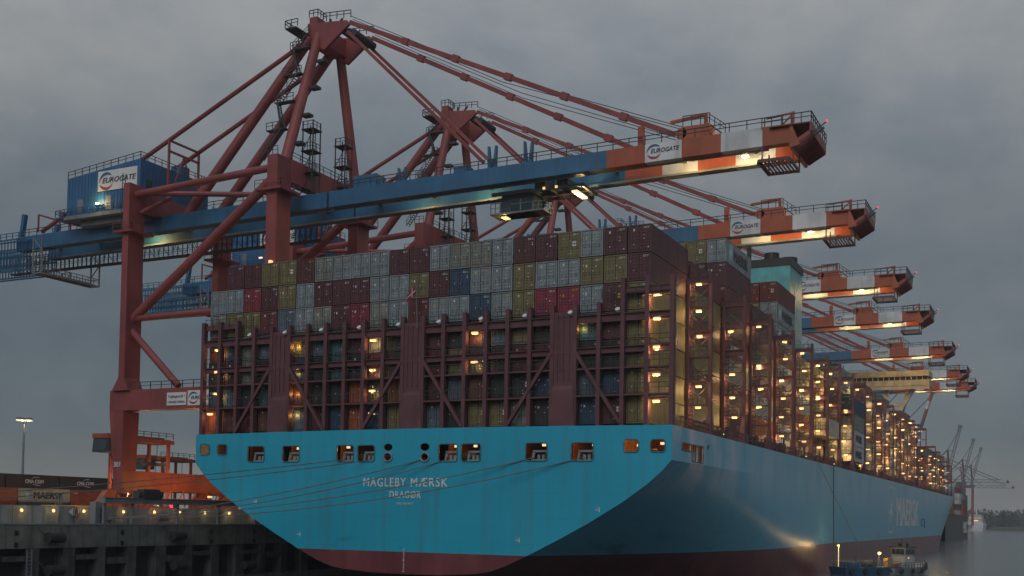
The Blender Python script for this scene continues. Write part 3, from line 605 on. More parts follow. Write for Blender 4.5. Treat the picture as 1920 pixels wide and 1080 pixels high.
# ------------------------------------------------------------------ ship-to-shore cranes
CO = (51, -34.75, -10)
def zb(x): return .011*(x+30)
def make_crane():
    c = empty('gantry_crane', (-51, 34.75, 10)); BB = lambda: B(CO)
    def P(name, b, m, par=None, smooth=False): return b.build(name, m, par or c, smooth)
    for y in (24.6, 44.9):
        y0, y1 = y-1.6, y+1.6
        b = BB(); b.frustum((-38.1,-36.9,y0+.2,y1-.2), 14, (-38.4,-36.6,y0,y1), 28); b.box(-38.4,-36.6,y0,y1,28,62.2); P('leg', b, red)
        b = BB(); b.frustum((-66.1,-64.7,y0+.2,y1-.2), 14, (-67.3,-64.4,y0,y1), 26.4); b.frustum((-67,-63.7,y0,y1), 29.5, (-65.7,-64.5,y0,y1), 31.5); b.box(-65.7,-64.5,y0,y1,31.5,61.3); P('leg', b, red)
        b = BB(); b.box(-67.8,-36.2,y0+.5,y1-.5,26.5,29.6); P('portal_beam', b, red)
        b = BB(); b.rail([(-64,y0+.7,29.6),(-39,y0+.7,29.6)], 1.1, 2, .05); P('walkway_railing', b, darksteel)
        for p, q, r_ in (((-65,y,40.3),(-38.4,y,59.4),.72), ((-64.6,y,40.6),(-38.4,y,40.9),.5), ((-65,y,38.9),(-55.2,y,30),.55), ((-64.6,y,59.8),(-38.4,y,60.9),.55)):
            P('brace', BB().tube(p, q, r_, n=12), red, smooth=False)
        b = BB(); b.box(-40,-35.4,y-2.3,y+2.3,57.0,57.35); b.rail([(-40,y-2.3,57.35),(-35.4,y-2.3,57.35),(-35.4,y+2.3,57.35)], 1.1, 1.6, .04); P('collar_platform', b, red)
        b = BB(); b.box(-67,-63.2,y-2.3,y+2.3,53.6,53.9); b.rail([(-67,y-2.3,53.9),(-63.2,y-2.3,53.9),(-63.2,y+2.3,53.9)], 1.1, 1.6, .04); P('collar_platform', b, red)
        b = BB(); b.ladder((-66.3,y-1,54),(-66.3,y-1,63),.6,(0,1,0),.5,.04); P('ladder', b, darksteel)
    P('brace', BB().tube((-64.6,26,60.4),(-48,33,60.2),.4), red); P('brace', BB().tube((-64.2,25,57),(-62,29,60.2),.35), red)
    # sill beams with bogies
    for x in (-65.3, -37.5):
        b = BB(); b.box(x-1.0,x+1.0,23.2,47,14.4,17.4); P('sill_beam', b, orange)
        for y in (24.6, 44.9):
            b = BB()
            for s in (-1, 1):
                b.frustum((x-.5,x+.5,y+s*3-2.4,y+s*3+2.4), 12.6, (x-.6,x+.6,y+s*3-.8,y+s*3+.8), 14.4); b.box(x-.45,x+.45,y+s*3-2.6,y+s*3+2.6,11.5,12.6)
            P('bogie', b, orange)
            w = BB()
            for i in range(8): yy = y-5.2+i*1.48; w.tube((x-.3,yy,11.0),(x+.3,yy,11.0),.5,n=12)
            P('rail_wheel', w, darksteel)
    b = BB()
    for i in range(9): y = 23+i*2.8; b.beam((-63.9,y,12),(-63.5,y+1.2,14.6),.14); b.beam((-63.9,y+2,12),(-63.5,y+1.2,14.6),.14)
    b.rail([(-63.6,22,12.2),(-63.6,48,12.2)], 1.1, 2, .04); P('sill_walkway', b, orange)
    # top portal beams across
    P('cross_beam', BB().box(-38.2,-36.4,26.2,43.3,58.9,62.2), red); P('cross_beam', BB().box(-65.6,-64.3,26.2,43.3,57.6,60.6), red)
    b = BB(); b.rail([(-36.5,26.2,62.2),(-36.5,43.3,62.2)], 1.1, 2, .04); b.rail([(-38.4,23,62.2),(-36.6,23,62.2)], 1.1, 1, .04); P('cross_beam_railing', b, darksteel)
    # A-frame
    P('a_frame_leg', BB().tube((-37.4,25.8,62),(-38,33.8,83.6),.82,.72,14), red, smooth=False); P('a_frame_leg', BB().tube((-37.4,43.8,62),(-38,39.4,83.2),.82,.72,14), red)
    P('back_leg', BB().tube((-60,30.8,57.8),(-39.3,33.6,83.4),.82,.75,14), red); P('back_leg', BB().tube((-61.5,38,57.8),(-39.3,39.3,83.4),.82,.75,14), red)
    P('backstay', BB().tube((-92,30.8,58.2),(-40,33.2,82.6),.36), red); P('backstay', BB().tube((-92,37.8,58.2),(-40,38.8,81.8),.36), red)
    b = BB(); b.prism([(-39.7,33.3,85.5),(-32.6,33.3,84.8),(-32.2,33.3,84.1),(-36.6,33.3,81.0),(-39.5,33.3,82.6)], (0,.45,0)); P('head_plate', b, red)
    b = BB(); b.prism([(-39.7,39.4,85.5),(-32.6,39.4,84.8),(-32.2,39.4,84.1),(-36.6,39.4,81.0),(-39.5,39.4,82.6)], (0,.45,0)); P('head_plate', b, red)
    P('head_beam', BB().box(-39.4,-36.9,33.7,39.4,82.2,84.9).box(-39.8,-38.4,33.9,35.9,85.4,86.7), red)
    b = BB(); b.box(-41.8,-39.8,30.6,40.2,83.9,84.1); b.rail([(-41.8,30.6,84.1),(-41.8,40.2,84.1)], 1.1, 1.2, .05); b.rail([(-41.8,30.6,84.1),(-39.5,30.6,84.1)], 1.1, 1.1, .05)
    b.rail([(-39.8,33.8,86.7),(-38.2,33.8,86.7),(-38.2,36,86.7)], 1.0, .8, .05); b.rail([(-37,39.6,85.6),(-32,39.6,85.2)], 1.1, 1.2, .05); b.rail([(-37,33.5,85.6),(-32,33.5,85.2)], 1.1, 1.2, .05); b.beam((-38,37.4,85.4),(-36.2,37.4,87.4),.25); b.beam((-37.6,36.2,85.4),(-37.6,36.2,87),.3); P('head_platform', b, darksteel)
    b = BB()
    for i in range(3): b.tube((-33.5+i*.9,33.9,83.6-i*.3),(-33.5+i*.9,39.3,83.6-i*.3),.55,n=12)
    P('sheaves', b, darksteel)
    # stair flights up the near back leg / front leg
    b = BB(); zs = [62.5, 67.2, 71.9, 76.6, 81.2, 84.0]
    for i in range(5):
        f0, f1 = (zs[i]-62)/21.6, (zs[i+1]-62)/21.6
        yb = lambda f: 25.8+8*f
        b.box(-41.6,-38.2,yb(f1)-1.2,yb(f1)-.2,zs[i+1]-.1,zs[i+1]+.06) if i < 4 else None
        xs = (-41.2,-39.0) if i % 2 == 0 else (-39.0,-41.2)
        b.ladder((xs[0],yb(f0)-.7,zs[i]),(xs[1],yb(f1)-.7,zs[i+1]),.9,(0,1,0),.45,.07)
        b.rail([(xs[0],yb(f0)-1.15,zs[i]),(xs[1],yb(f1)-1.15,zs[i+1])], 1.05, 1.3, .04)
        if i < 4: b.rail([(-41.6,yb(f1)-1.2,zs[i+1]),(-38.2,yb(f1)-1.2,zs[i+1])], 1.1, 1.1, .04); b.box(-37.2,-35.8,yb(f1)-.6,yb(f1)+.6,zs[i+1]-2.4,zs[i+1]-2.0)
    P('stairs', b, darksteel)
    for y, zt in ((30.0, 67.6), (38.2, 67.6)):
        b = BB(); X0, X1 = -36.9, -35.1
        for xx in (X0, X1):
            for yy in (y-.9, y+.9): b.beam((xx,yy,58.2),(xx,yy,zt+1.2),.14)
        for z in (61.2, 64.4, zt): b.box(X0-.2,X1+.2,y-1.1,y+1.1,z-.12,z); b.rail([(X0,y-1,z),(X1,y-1,z),(X1,y+1,z)], 1.1, 1, .04)
        for z in (58.4, 61.4, 64.4): b.beam((X0,y-.9,z),(X1,y-.9,z+2.8),.08); b.ladder((X1-.4,y,z),(X1-.4,y,z+3),.5,(0,1,0),.4,.04)
        P('access_tower', b, darksteel)
    # girders: the fixed part and the coloured boom
    for y0, y1 in ((29.9, 31.2), (36.8, 38.1)):
        for x0, x1, m in ((-97,-33,cblue),(-32.6,10.5,cblue),(10.5,15.7,orange),(15.7,20.5,cwhite),(20.5,25.5,orange),(25.5,30.6,cwhite),(30.6,34,orange)):
            b = BB(); pts = []
            b.add([(x0,y0,55.85+zb(x0)),(x1,y0,55.85+zb(x1)),(x1,y1,55.85+zb(x1)),(x0,y1,55.85+zb(x0)),(x0,y0,58.15+zb(x0)),(x1,y0,58.15+zb(x1)),(x1,y1,58.15+zb(x1)),(x0,y1,58.15+zb(x0))],
                  [(0,3,2,1),(4,5,6,7),(0,1,5,4),(1,2,6,5),(2,3,7,6),(3,0,4,7)])
            xi = x0+.01
            P('girder_segment', b, m)
        b = BB(); ys = y1+.25 if y0 < 33 else y0-.25; b.beam((-97,ys,55.9+zb(-97)),(31,ys,55.9+zb(31)),.5,.25); P('trolley_rail', b, galv)
    b = BB()
    for i in range(14): x = -94+i*9.4; b.beam((x,31,57.6+zb(x)),(x,37,57.6+zb(x)),.5,.5) if x < 30 else None
    P('cross_ties', b, cblue)
    b = BB(); b.rail([(-96,30,58.2+zb(-96)),(-83,30,58.2+zb(-83))], 1.1, 2, .045); b.rail([(-56,30,58.2+zb(-56)),(-39,30,58.2+zb(-39))], 1.1, 2, .045); b.rail([(-32,30,58.2+zb(-32)),(33,30,58.2+zb(33))], 1.1, 2.2, .05)
    b.rail([(-32,38,58.2+zb(-32)),(33,38,58.2+zb(33))], 1.1, 2.2, .045); P('girder_railing', b, darksteel)
    for x in (-20.6, -6.3, -.9):
        b = BB()
        for dx in (-.35, .35): b.frustum((x+dx-.22,x+dx+.22,30.2,30.9), 58.2+zb(x), (x+dx*1.6-.12,x+dx*1.6+.12,30.3,30.8), (60.3 if x < -10 else 61.5))
        P('stay_bracket', b, cblue)
    P('hoist_box', BB().box(-28.5,-24.6,30,32.6,58.2,59.9), cblue); P('hoist_box', BB().box(-12,-10,30,32,58.3,59.3), cblue)
    # forestays
    for y in (33.6, 39.6):
        yb_ = 30.5 if y < 36 else 37.5
        P('forestay', BB().beam((-32.2,y,84.5),(19.5 if y < 36 else 14,yb_,59.6),.34,.62), red); P('forestay', BB().beam((-32.6,y,83.2),(-7.6,yb_,59.4),.3,.45), red)
        b = BB()
        for i in range(1, 6): p = Vector((-32.2,y,84.5)).lerp(Vector((19.5 if y < 36 else 14,yb_,59.6)), i/6+.03); b.beam(p-Vector((.5,0,-.22)), p+Vector((.5,0,-.22)), .6, .95)
        P('stay_joints', b, red)
        b = BB(); b.path([(-32,y,85.4),(-6,(y+yb_)/2,71.6),(21,yb_,60.2)], .05, 4); b.path([(-32,y+.4,85.1),(-6,(y+yb_)/2+.4,71.0),(21,yb_+.4,60.0)], .05, 4); P('hoist_ropes', b, darksteel)
    P('stay_post', BB().box(14.6,15.3,30.2,30.9,58.3,61.2), orange)
    b = BB(); b.box(20.6,24,30,32.4,58.6,60.3); b.box(23.2,23.6,30.3,30.7,60.3,61.7); b.beam((23.6,30.5,61.6),(18.8,30.5,61.2),.35,.35); b.tube((20.4,30,59.5),(20.4,32,59.5),.7,n=14); P('tip_winch_house', b, orange)
    b = BB(); b.rail([(24,30,60.3),(26,30,58.8)], 1.1, .8, .045); b.rail([(20.6,30,60.3),(24,30,60.3)], 1.3, 1, .045); b.ladder((24,31,60.3),(25.8,31,58.7),.8,(0,1,0)); P('winch_stairs', b, darksteel)
    # boom tip
    b = BB(); b.box(33.9,34.3,29.6,38.4,55.9,58.5); b.prism([(34.3,29.6,55.9),(35.2,29.6,56.1),(34.3,29.6,58.2)],(0,.25,0)); P('tip_frame', b, orange)
    P('tip_deck', BB().box(31.5,36.5,29.4,38.6,58.5,58.62), red); P('tip_jib', BB().beam((31,30.2,59.9),(34.4,30.2,60.2),.2).beam((34.2,30.2,58.6),(34.2,30.2,60.3),.3).beam((32.6,30.2,58.6),(34.2,30.2,60.1),.15), orange)
    for i in range(10): y = 29.7+i*.97; P('tip_rib', BB().beam((34.3,y,56.3),(36.4,y,57.5),.14,.45), red)
    P('tip_end_beam', BB().box(36.3,36.5,29.4,38.6,57.5,58.5), red)
    b = BB(); b.rail([(30.6,29.6,58.6),(36.5,29.4,58.6),(36.5,38.6,58.6)], 1.2, 1.2, .05); P('tip_railing', b, darksteel)
    b = BB()
    for i in range(9): x = 30.7+i*.42; b.box(x,x+.16,27.8,33.4,54.05,54.2)
    b.beam((30.6,27.8,54.05),(34.3,27.8,54.05),.2,.35); b.beam((30.6,33.4,54.05),(34.3,33.4,54.05),.2,.35); b.beam((30.6,27.8,54),(30.6,33.4,54),.2,.35); b.beam((34.3,27.8,54),(34.3,33.4,54),.2,.35)
    for xx in (30.6, 34.3): b.beam((xx,29.9,54),(xx,29.9,56.5),.16); b.beam((xx,33.4,54),(xx,33.4,56.5),.16)
    b.beam((34.3,27.8,53.9),(34.3,27.8,53),.15); b.beam((32.5,27.8,53.9),(32.5,27.8,53.1),.15); P('hanging_platform', b, maroon)
    b = BB(); b.beam((36.5,31,57.8),(38.0,31,58.9),.12); b.beam((36.5,31,57.4),(37.7,31,58.2),.22); P('beacon_arm', b, darksteel)
    P('beacon', BB().tube((38.0,31,58.8),(38.0,31,59.05),.12,n=8), glow_r)
    # machinery house
    house = P('machinery_house', BB().add([(-82,26.9,58.7),(-66.3,26.9,58.7),(-66.3,42.4,58.7),(-82,42.4,58.7),(-82,26.9,64.9),(-66.3,26.9,66.4),(-66.3,42.4,66.4),(-82,42.4,64.9)],[(0,3,2,1),(4,5,6,7),(0,1,5,4),(1,2,6,5),(2,3,7,6),(3,0,4,7)]), mat('house_blue', (.028,.12,.27), .5, streak=.3, scale=.3))
    b = BB()
    for i in range(22): x = -81.6+i*.7; b.box(x,x+.09,26.84,26.9,58.9,64.7+(x+82)*.095)
    for i in range(22): y = 27.3+i*.7; b.box(-66.3,-66.24,y,y+.09,58.9,66.2)
    P('cladding_ribs', b, cblue, house)
    P('house_floor', BB().box(-82.3,-65.7,26.6,42.7,58.1,58.7).box(-80,-66.5,28,41,57.2,58.1), galv, house)
    b = BB(); b.rail([(-82,27,64.9),(-66.4,27,66.4),(-66.4,42.3,66.4)], 1.1, 1.5, .045); P('roof_railing', b, darksteel, house)
    b = BB(); b.box(-84.2,-82,26.6,33,58.5,58.7); b.rail([(-84.2,33,58.7),(-84.2,26.6,58.7),(-82,26.4,58.7),(-66,26.4,58.7)], 1.1, 1.3, .045); P('house_platform', b, cblue, house)
    for x in (-79.5, -73.3): P('door', BB().box(x,x+1.1,26.8,26.88,59,61.2), galv, house)
    P('window', BB().box(-66.23,-66.18,28.2,29.4,62.2,63.4), glass, house)
    P('roof_fan', BB().tube((-68.5,38,66),(-68.5,38,68.2),1.5,n=16), cblue, house)
    sg = P('sign_board', BB().box(-75.1,-66.8,26.74,26.83,62.0,65.2), white, house)
    up_, lo_ = arcs((-73.3,26.72,63.5), (1,0,0), (0,0,1), 1.45, CO)
    up_.build('emblem_arc', btext, sg); lo_.build('emblem_arc', rtext, sg)
    text('EUROGATE', (-74.1,26.725,63.2), (1,0,0), (0,0,1), 7.1, .85, dtext, sg, italic=.25, bold=.015, off=CO)
    # sign on the boom
    up_, lo_ = arcs((16.9,29.87,57.1+zb(17)), (1,0,zb(-29)), (0,0,1), .95, CO); up_.build('emblem_arc', btext, c); lo_.build('emblem_arc', rtext, c)
    text('EUROGATE', (16.5,29.88,56.9+zb(17)), Vector((1,0,.011)), (0,0,1), 3.7, .55, dtext, c, italic=.25, bold=.015, off=CO)
    # stay frame over the house
    b = BB(); x = -64.6
    for y in (31.2, 38): b.beam((x,y,58.5),(x,y,70.4),.3)
    b.beam((x,31.2,70.3),(x,38,70.3),.3); b.beam((x,31.2,68.6),(x,38,68.6),.3); b.beam((x,31.2,60.5),(x,34.6,68.5),.2); b.beam((x,38,60.5),(x,34.6,68.5),.2); P('stay_frame', b, red)
    for x in (-88, -93): b = BB(); b.beam((x,30.9,58.2),(x,30.9,61.2),.22); b.beam((x,37.7,58.2),(x,37.7,61.2),.22); b.beam((x,30.9,61.2),(x,37.7,61.2),.22); b.beam((x,30.9,61.2),(x+6,37.7,59.5),.22); P('stay_frame', b, red)
    for y in (30.5, 37.4): P('girder_end_horn', BB().beam((-96.5,y,57),(-95.8,y,61.4),.7,.7), cblue)
    # festoon truss under the far girder and blue walkways at the rear
    b = BB()
    for y in (39.7, 40.8):
        b.beam((-110,y,54.1),(-41,y,54.1),.18); b.beam((-110,y,57.0),(-41,y,57.0),.14); b.beam((-110,y,55.2),(-41,y,55.2),.06)
        x = -110.; k = 0
        while x < -41: b.beam((x,y,54.1),(x,y,57),.11 if k % 2 else .07); x += 1.05; k += 1
        x = -110.
        while x < -44: b.beam((x,y,56.9),(x+1.0,y,55.3),.06); x += 4.2
    b.box(-110,-41,39.7,40.8,53.98,54.06); P('festoon_truss', b, darksteel)
    b = BB()
    for y0 in (28.2, 33.5):
        for z in (51.6, 53.9, 56.6): b.beam((-112,y0,z),(-93,y0,z),.2); b.beam((-112,y0+1.3,z),(-93,y0+1.3,z),.2)
        x = -112.
        while x < -92.9: b.beam((x,y0,51.6),(x,y0,56.6),.1); b.beam((x,y0+1.3,51.6),(x,y0+1.3,56.6),.1); b.beam((x,y0,53.9),(x,y0+1.3,53.9),.08); x += .75
    b.rail([(-112,28.2,56.6),(-93,28.2,56.6)], 1.1, 1.5, .05); P('rear_walkway', b, cblue)
    b = BB(); X0, X1 = -90.6, -88.6
    for y in (28, 34, 40.4):
        for xx in (X0, X1): b.beam((xx,y,50.4),(xx,y,56.3 if y != 34 else 51.6),.2)
        b.beam((X0,y,50.4),(X1,y,50.4),.18); b.beam((X0,y,51.6),(X1,y,51.6),.12)
        if y != 34: b.beam((X0,y,52),(X1,y,54.2),.14); b.beam((X1,y,54.2),(X0,y,56.2),.14); b.beam((X0,y,54.2),(X1,y,54.2),.12)
    for xx in (X0, X1): b.beam((xx,28,50.4),(xx,40.4,50.4),.22); b.rail([(xx,28,50.5),(xx,40.4,50.5)], 1.1, 1.3, .05)
    b.box(X0,X1,28.3,40,50.42,50.5); P('service_cage', b, galv)
    b = BB()
    for i in range(16):
        x = -88+i*3.1; pts = [(x+3.1*q/6, 38.6, 56.0-1.9*math.sin(math.pi*q/6)) for q in range(7)]; b.path(pts, .05, 4)
    P('festoon_cable', b, black)
    # trolley and cab
    t_ = BB()
    for y in (31.9, 34.2, 36.6): t_.box(-1,6.6,y-.12,y+.12,55.0,55.4)
    for x in (-.8, 1.7, 4.2, 6.4): t_.box(x-.15,x+.15,31.7,36.8,54.95,55.35)
    t_.box(-.5,1,31.8,36.2,55.5,56.6).box(2.6,4.2,32,36,55.5,56.4).box(-7,-1,31.8,32.3,55.1,55.5).box(-7,-1,35.8,36.4,55.1,55.5).box(-6.2,-1.4,33.4,35.2,55.1,55.5)
    tr = P('trolley', t_, darksteel)
    P('operator_cab', BB().box(-6.2,-1.2,33,35.6,52.7,55.1), mat('cab_dark_blue', (.03,.05,.075), .45), tr)
    P('cab_window', BB().box(-4.6,-1.55,32.93,33,53.1,54.7).box(-1.4,-1.33,33.2,35.4,53.1,54.8), glass, tr)
    P('cab_mullions', BB().box(-3.2,-3.05,32.9,32.93,53.1,54.7).box(-4.6,-1.5,32.9,32.93,54.0,54.1), galv, tr)
    b = BB(); b.rail([(-1.2,32.8,52.9),(.4,32.8,52.9),(.4,35.8,52.9)], 1.1, .8, .05); b.rail([(-7.6,32.8,52.9),(-6.2,32.8,52.9)], 1.4, .7, .05); b.box(-7.6,.4,32.6,35.8,52.7,52.9); P('cab_platform', b, galv, tr)
    return c, BB, P, house, tr
crane, BB, P, house, tr = make_crane()
def crane_lamps(c, dy, full):
    def at_(x, y, z): return (x+CO[0], y+CO[1], z+CO[2])
    # lamps hang under the boom; every crane of the row has them lit
    for x, y, z, pw, w in ((27.5,33.4,56.5,1500,.7), (20,34,56.3,500,.3), (5.4,34,54.2,900,.9), (-10,34,56.2,600,.3), (-20,34,56.2,350,.3), (-72,34.5,56.2,700,.3)) if full else ((27.5,33.4,56.5,1500,.7),(18,34,56.3,700,.4)):
        light(at_(x,y,z), pw, (1,.68,.26), .25, c)
CR = 'red and blue container cranes along the quay'
DY = [0, 40.4, 89, 129.7, 184.7, 235, 268]
LAB = ['nearest red and blue container crane, its boom reaching over the stern', 'second container crane from the viewer, its machinery house behind the first crane', 'third container crane in the row, its apex just above the container stack',
       'fourth container crane in the row, only its boom end clear of the ship', 'fifth container crane in the row, blue boom above the lit stacks', 'sixth container crane, orange boom end just above the cream bridge wing', 'seventh and farthest lowered boom, just below the bridge wing']
cranes = [crane]
lamp_boom = P('boom_lamp', BB().box(27.1,27.9,33.7,34.3,56.75,56.9), glow_w); P('boom_lamp', BB().box(4.7,5.5,32.2,35.9,54.45,54.7), glow_w)
P('house_lamp', BB().box(-74.9,-74.2,26.2,26.5,59.8,60.1), glow_w, house); P('cab_lamp', BB().box(-6.4,-5.6,33.6,35,52.5,52.68), glow, tr); P('trolley_lamp', BB().box(.8,1.1,31.5,31.7,55.1,55.4).box(2.6,2.9,31.5,31.7,55.1,55.4), glow, tr)
P('leg_lamp', BB().box(-36.5,-36.1,21.4,21.9,46.2,46.6).box(-37,-36.5,21.9,23.2,46.0,46.2), glow)
for i, dy in enumerate(DY[1:], 1):
    k = copy_tree(crane); k.location.y += dy; cranes.append(k)
for i, k in enumerate(cranes):
    tag(k, LAB[i], 'crane', CR); crane_lamps(k, DY[i], i < 2)
k = crane
light((51-74.5, 26.0-34.75, 60.2-10), 260, (1,.72,.3), .2, crane); light((-6+51, 34-34.75, 52.3-10), 120, (1,.6,.1), .2, crane)
text('301', (-66.0,22.95,17.9), (1,0,0), (0,0,1), 1.25, .75, wtext, crane, 'leg_number', off=CO)
b_ = B(CO); b_.box(-56.3,-52.6,23.42,23.49,27.0,28.9); s1 = b_.build('sign_board', white, crane)
text('Tragfähigkeit 80 T', (-56.1,23.41,28.0), (1,0,0), (0,0,1), 3.3, .5, dtext, s1, off=CO, bold=0); text('CONTAINER TERMINAL', (-56.1,23.41,27.3), (1,0,0), (0,0,1), 3.3, .35, dtext, s1, off=CO, bold=0)
b_ = B(CO); b_.box(-52.3,-47.6,23.42,23.49,26.9,29.1); s2 = b_.build('sign_board', white, crane)
u_, l_ = arcs((-51.2,23.40,28.0), (1,0,0), (0,0,1), .9, CO); u_.build('emblem_arc', btext, s2); l_.build('emblem_arc', rtext, s2)
text('EUROGATE', (-51.6,23.405,27.8), (1,0,0), (0,0,1), 3.7, .5, dtext, s2, italic=.25, off=CO)
# ------------------------------------------------------------------ the quay
quay = empty('quay_wall', (-33, 0, WATER), 'long weathered concrete quay wall with dark pile bays, left of the ship', 'quay wall')
def QB(): return B((33, 0, -WATER))
b = QB(); b.box(-39,-32,-90,700,7.3,9.75); b.build('cope_beam', conc_d, quay)
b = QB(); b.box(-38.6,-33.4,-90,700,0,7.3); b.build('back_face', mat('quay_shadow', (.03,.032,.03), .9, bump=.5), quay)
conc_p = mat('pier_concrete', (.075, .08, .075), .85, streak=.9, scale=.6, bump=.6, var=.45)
PY = [-25.6,-20.8,-16.2,-11.7,-7.2,-2.6,2.2,6.9,11.5,16.1,20.7,25.3]
for i, y in enumerate(PY):
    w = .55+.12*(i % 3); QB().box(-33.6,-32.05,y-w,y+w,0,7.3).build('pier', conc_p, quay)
    QB().box(-33.5,-32.1,y+1.0,y+3.9,5.4 if i % 2 else 6.0,6.1 if i % 2 else 6.5).build('waling', conc_p, quay) if i % 3 != 1 else None
for y in (-23.1, -8.8, 6.0, 14.2): 
    for z in (8.9, 7.7): QB().box(-32.0,-31.94,y-.22,y+.22,z-.25,z+.25).build('bolt_recess', black, quay)
b = QB(); b.ladder((-31.9,-21.5,3.4),(-31.9,-21.5,7.2),.6,(0,1,0),.35,.05); b.build('ladder', galv, quay)
b = QB(); b.box(-37.6,-37.0,-90,700,9.75,11.75); fwall = b.build('flood_wall', conc, quay)
b = QB()
for i in range(26): y = -40+i*4.1; b.box(-37.0,-36.97,y,y+.06,9.8,11.7)
b.build('wall_joints', conc_d, fwall)
b = QB(); b.box(-32.35,-31.95,-90,420,9.72,9.86); b.build('edge_rail', galv, quay)
for i, y in enumerate((-18.43,-14.18,-9.88,-3.88,1.18,5.54,10.25,14.94,20,25)):
    l = empty('wall_lamp', (-36.9, y, 11.2), f'{ORD[i]} small bulkhead lamp from the left on the concrete flood wall', 'lamp', 'lamps along the flood wall')
    B().box(-.1,.0,-.22,.22,-.14,.14).build('housing', darksteel, l); B().tube((0,0,0),(.14,0,0),.2,.15,10).build('lens', glow, l)
    light((.6,0,0), 14, (1,.65,.2), .1, l)
FEN = [(-18.7,8.4,'upper'),(-.5,8.45,'upper'),(-18.6,5.0,'lower'),(-.2,4.9,'lower'),(12.6,4.6,'lower')]
for i, (y, z, w) in enumerate(FEN):
    f = empty('fender', (-31.4, y, z), f'black cylindrical rubber fender, {w} row, ' + ('below the no-mooring sign side' if y < -10 else ('beside the ship stern corner' if y > 5 else 'between the quay lamps and the stern')), 'fender', 'fenders hung on the quay wall')
    B().tube((0,-1.0,0),(0,1.0,0),.55,n=18).tube((0,-1.02,0),(0,1.02,0),.22,n=12).build('rubber_body', rubber, f)
    h = B(); h.path([(0,-1.15,0),(-.5,-1.9,1.1)], .05, 6); h.path([(0,1.15,0),(-.5,1.2,1.2)], .05, 6); h.tube((0,-1.2,0),(0,1.2,0),.08,n=6); h.build('chain', darksteel, f)
# tidal notice: arrow and struck-through R
sg = empty('mooring_sign', (-36.8, -11.5, 11.1), 'small white arrow and R board with red border on the flood wall', 'sign')
B().prism([(.1,-.75,0),(.1,-.1,.42),(.1,-.1,-.42)], (.03,0,0)).build('arrow', white, sg)
B().box(.08,.11,.0,.86,-.45,.45).build('board', white, sg)
fb = B(); 
for a in ((.0,.86,.38,.45),(.0,.86,-.45,-.38),(.0,.07,-.38,.38),(.79,.86,-.38,.38)): fb.box(.11,.125,*a)
fb.build('border', rtext, sg); text('R', (.115,.22,-.3), (0,1,0), (0,0,1), .42, .6, dtext, sg, bold=.05); B().beam((.14,.08,.36),(.14,.78,-.36),.03,.07).build('strike', rtext, sg)
text('301', (-36.99,2.2,10.15), (0,1,0), (0,0,1), 1.5, .55, dtext, None, 'berth_number')
bn = bpy.data.objects['berth_number']; tag(bn, 'dark painted berth number 301 on the concrete flood wall', 'lettering')
b = B(); b.ladder((-36.85,-13.3,9.78),(-36.85,-13.3,12.9),.5,(0,1,0),.3,.04); b.rail([(-37.2,-13.6,11.8),(-37.2,-12.9,11.8)], 1.1,.7,.04); tag(b.build('wall_ladder', galv), 'short steel ladder up the flood wall left of the arrow sign', 'ladder')
cab = empty('electric_cabinet', (-36, -8.5, 9.75), 'grey switch cabinet by the flood wall right of the arrow sign', 'cabinet'); B().box(-.8,.0,-.5,.5,0,1.95).build('housing', galv, cab)
for i in range(3): B().box(0,.03,-.42,.42,.15+i*.6,.62+i*.6).build('panel', darksteel, cab)
# steel cable gantry on the cope
gw = empty('steel_gantry', (-34, -9.7, 9.75), 'long grey steel gantry beam on posts along the quay edge', 'gantry'); GB = lambda: B((34, 9.7, -9.75))
GB().box(-34.6,-33.6,-9.9,46,12.15,12.75).box(-34.7,-33.5,-9.95,46,12.75,12.82).build('beam', galv, gw)
for y in (-9.6,-5.3,2.1,9.5,16.9,24.3,31.7): GB().box(-34.2,-33.9,y-.16,y+.16,9.75,12.15).box(-34.5,-33.6,y-.4,y+.4,9.75,9.82).build('post', galv, gw)
GB().box(-35.2,-34.3,-10.6,-9.9,9.75,12.3).build('end_cabinet', galv, gw)
GB().box(-34.4,-33.4,-4.2,-1.6,12.82,13.9).tube((-34,-4.8,13.2),(-34,-1,13.2),.5,n=10).build('drive_unit', darksteel, gw)
rb_ = empty('signal_lamp', (-35.5, 2.6, 10.3), 'glowing red signal lamp on a thin post under the grey gantry', 'lamp'); B().tube((0,0,0),(0,0,1.6),.05,n=6).build('post', galv, rb_); B().tube((0,0,1.5),(0,0,1.8),.18,n=10).build('lens', glow_r, rb_); light((.6,0,1.7), 30, (1,.05,.1), .1, rb_)
for i, y in enumerate((-10.0, -26, -60)):
    bl = empty('bollard', (-32.9, y, 9.75), ['cast bollard at the quay edge holding the lower mooring lines','cast bollard at the left picture edge','bollard beyond the left edge'][i], 'bollard', 'bollards on the quay edge')
    B().tube((0,0,0),(0,0,.4),.26,.2,12).tube((0,0,.4),(0,0,.55),.36,.36,12).build('casting', darksteel, bl)
# mooring lines
LINES = [((-8.6,17.4),-60,.6,'upper line of the pair from the fourth stern opening'),((-5.4,17.3),-60,1.0,'lower line of the pair from the fourth stern opening'),((1.9,17.4),-10,.7,'line from the round chock left of the middle'),((4.6,17.3),-10,1.1,'line from the lit opening right of the middle'),
         ((14.6,17.4),-10,1.2,'line from the second large opening from the right'),((20.1,17.4),-10,1.7,'line from the large opening farthest right')]
for i, ((x, z), yq, sag, nm) in enumerate(LINES):
    a, q = Vector((x,.3,z)), Vector((-32.9,yq,10.2+.06*i)); pts = []
    for k in range(25): s = k/24; p = a.lerp(q, s); p.z -= sag*4*s*(1-s); pts.append(p)
    tag(B().path([Vector((x,.5,z)), Vector((x-.02,-.03,z-.02))]+pts[1:], .055, 6).build('mooring_line', rope), 'grey mooring line, '+nm, 'mooring line', 'stern mooring lines')
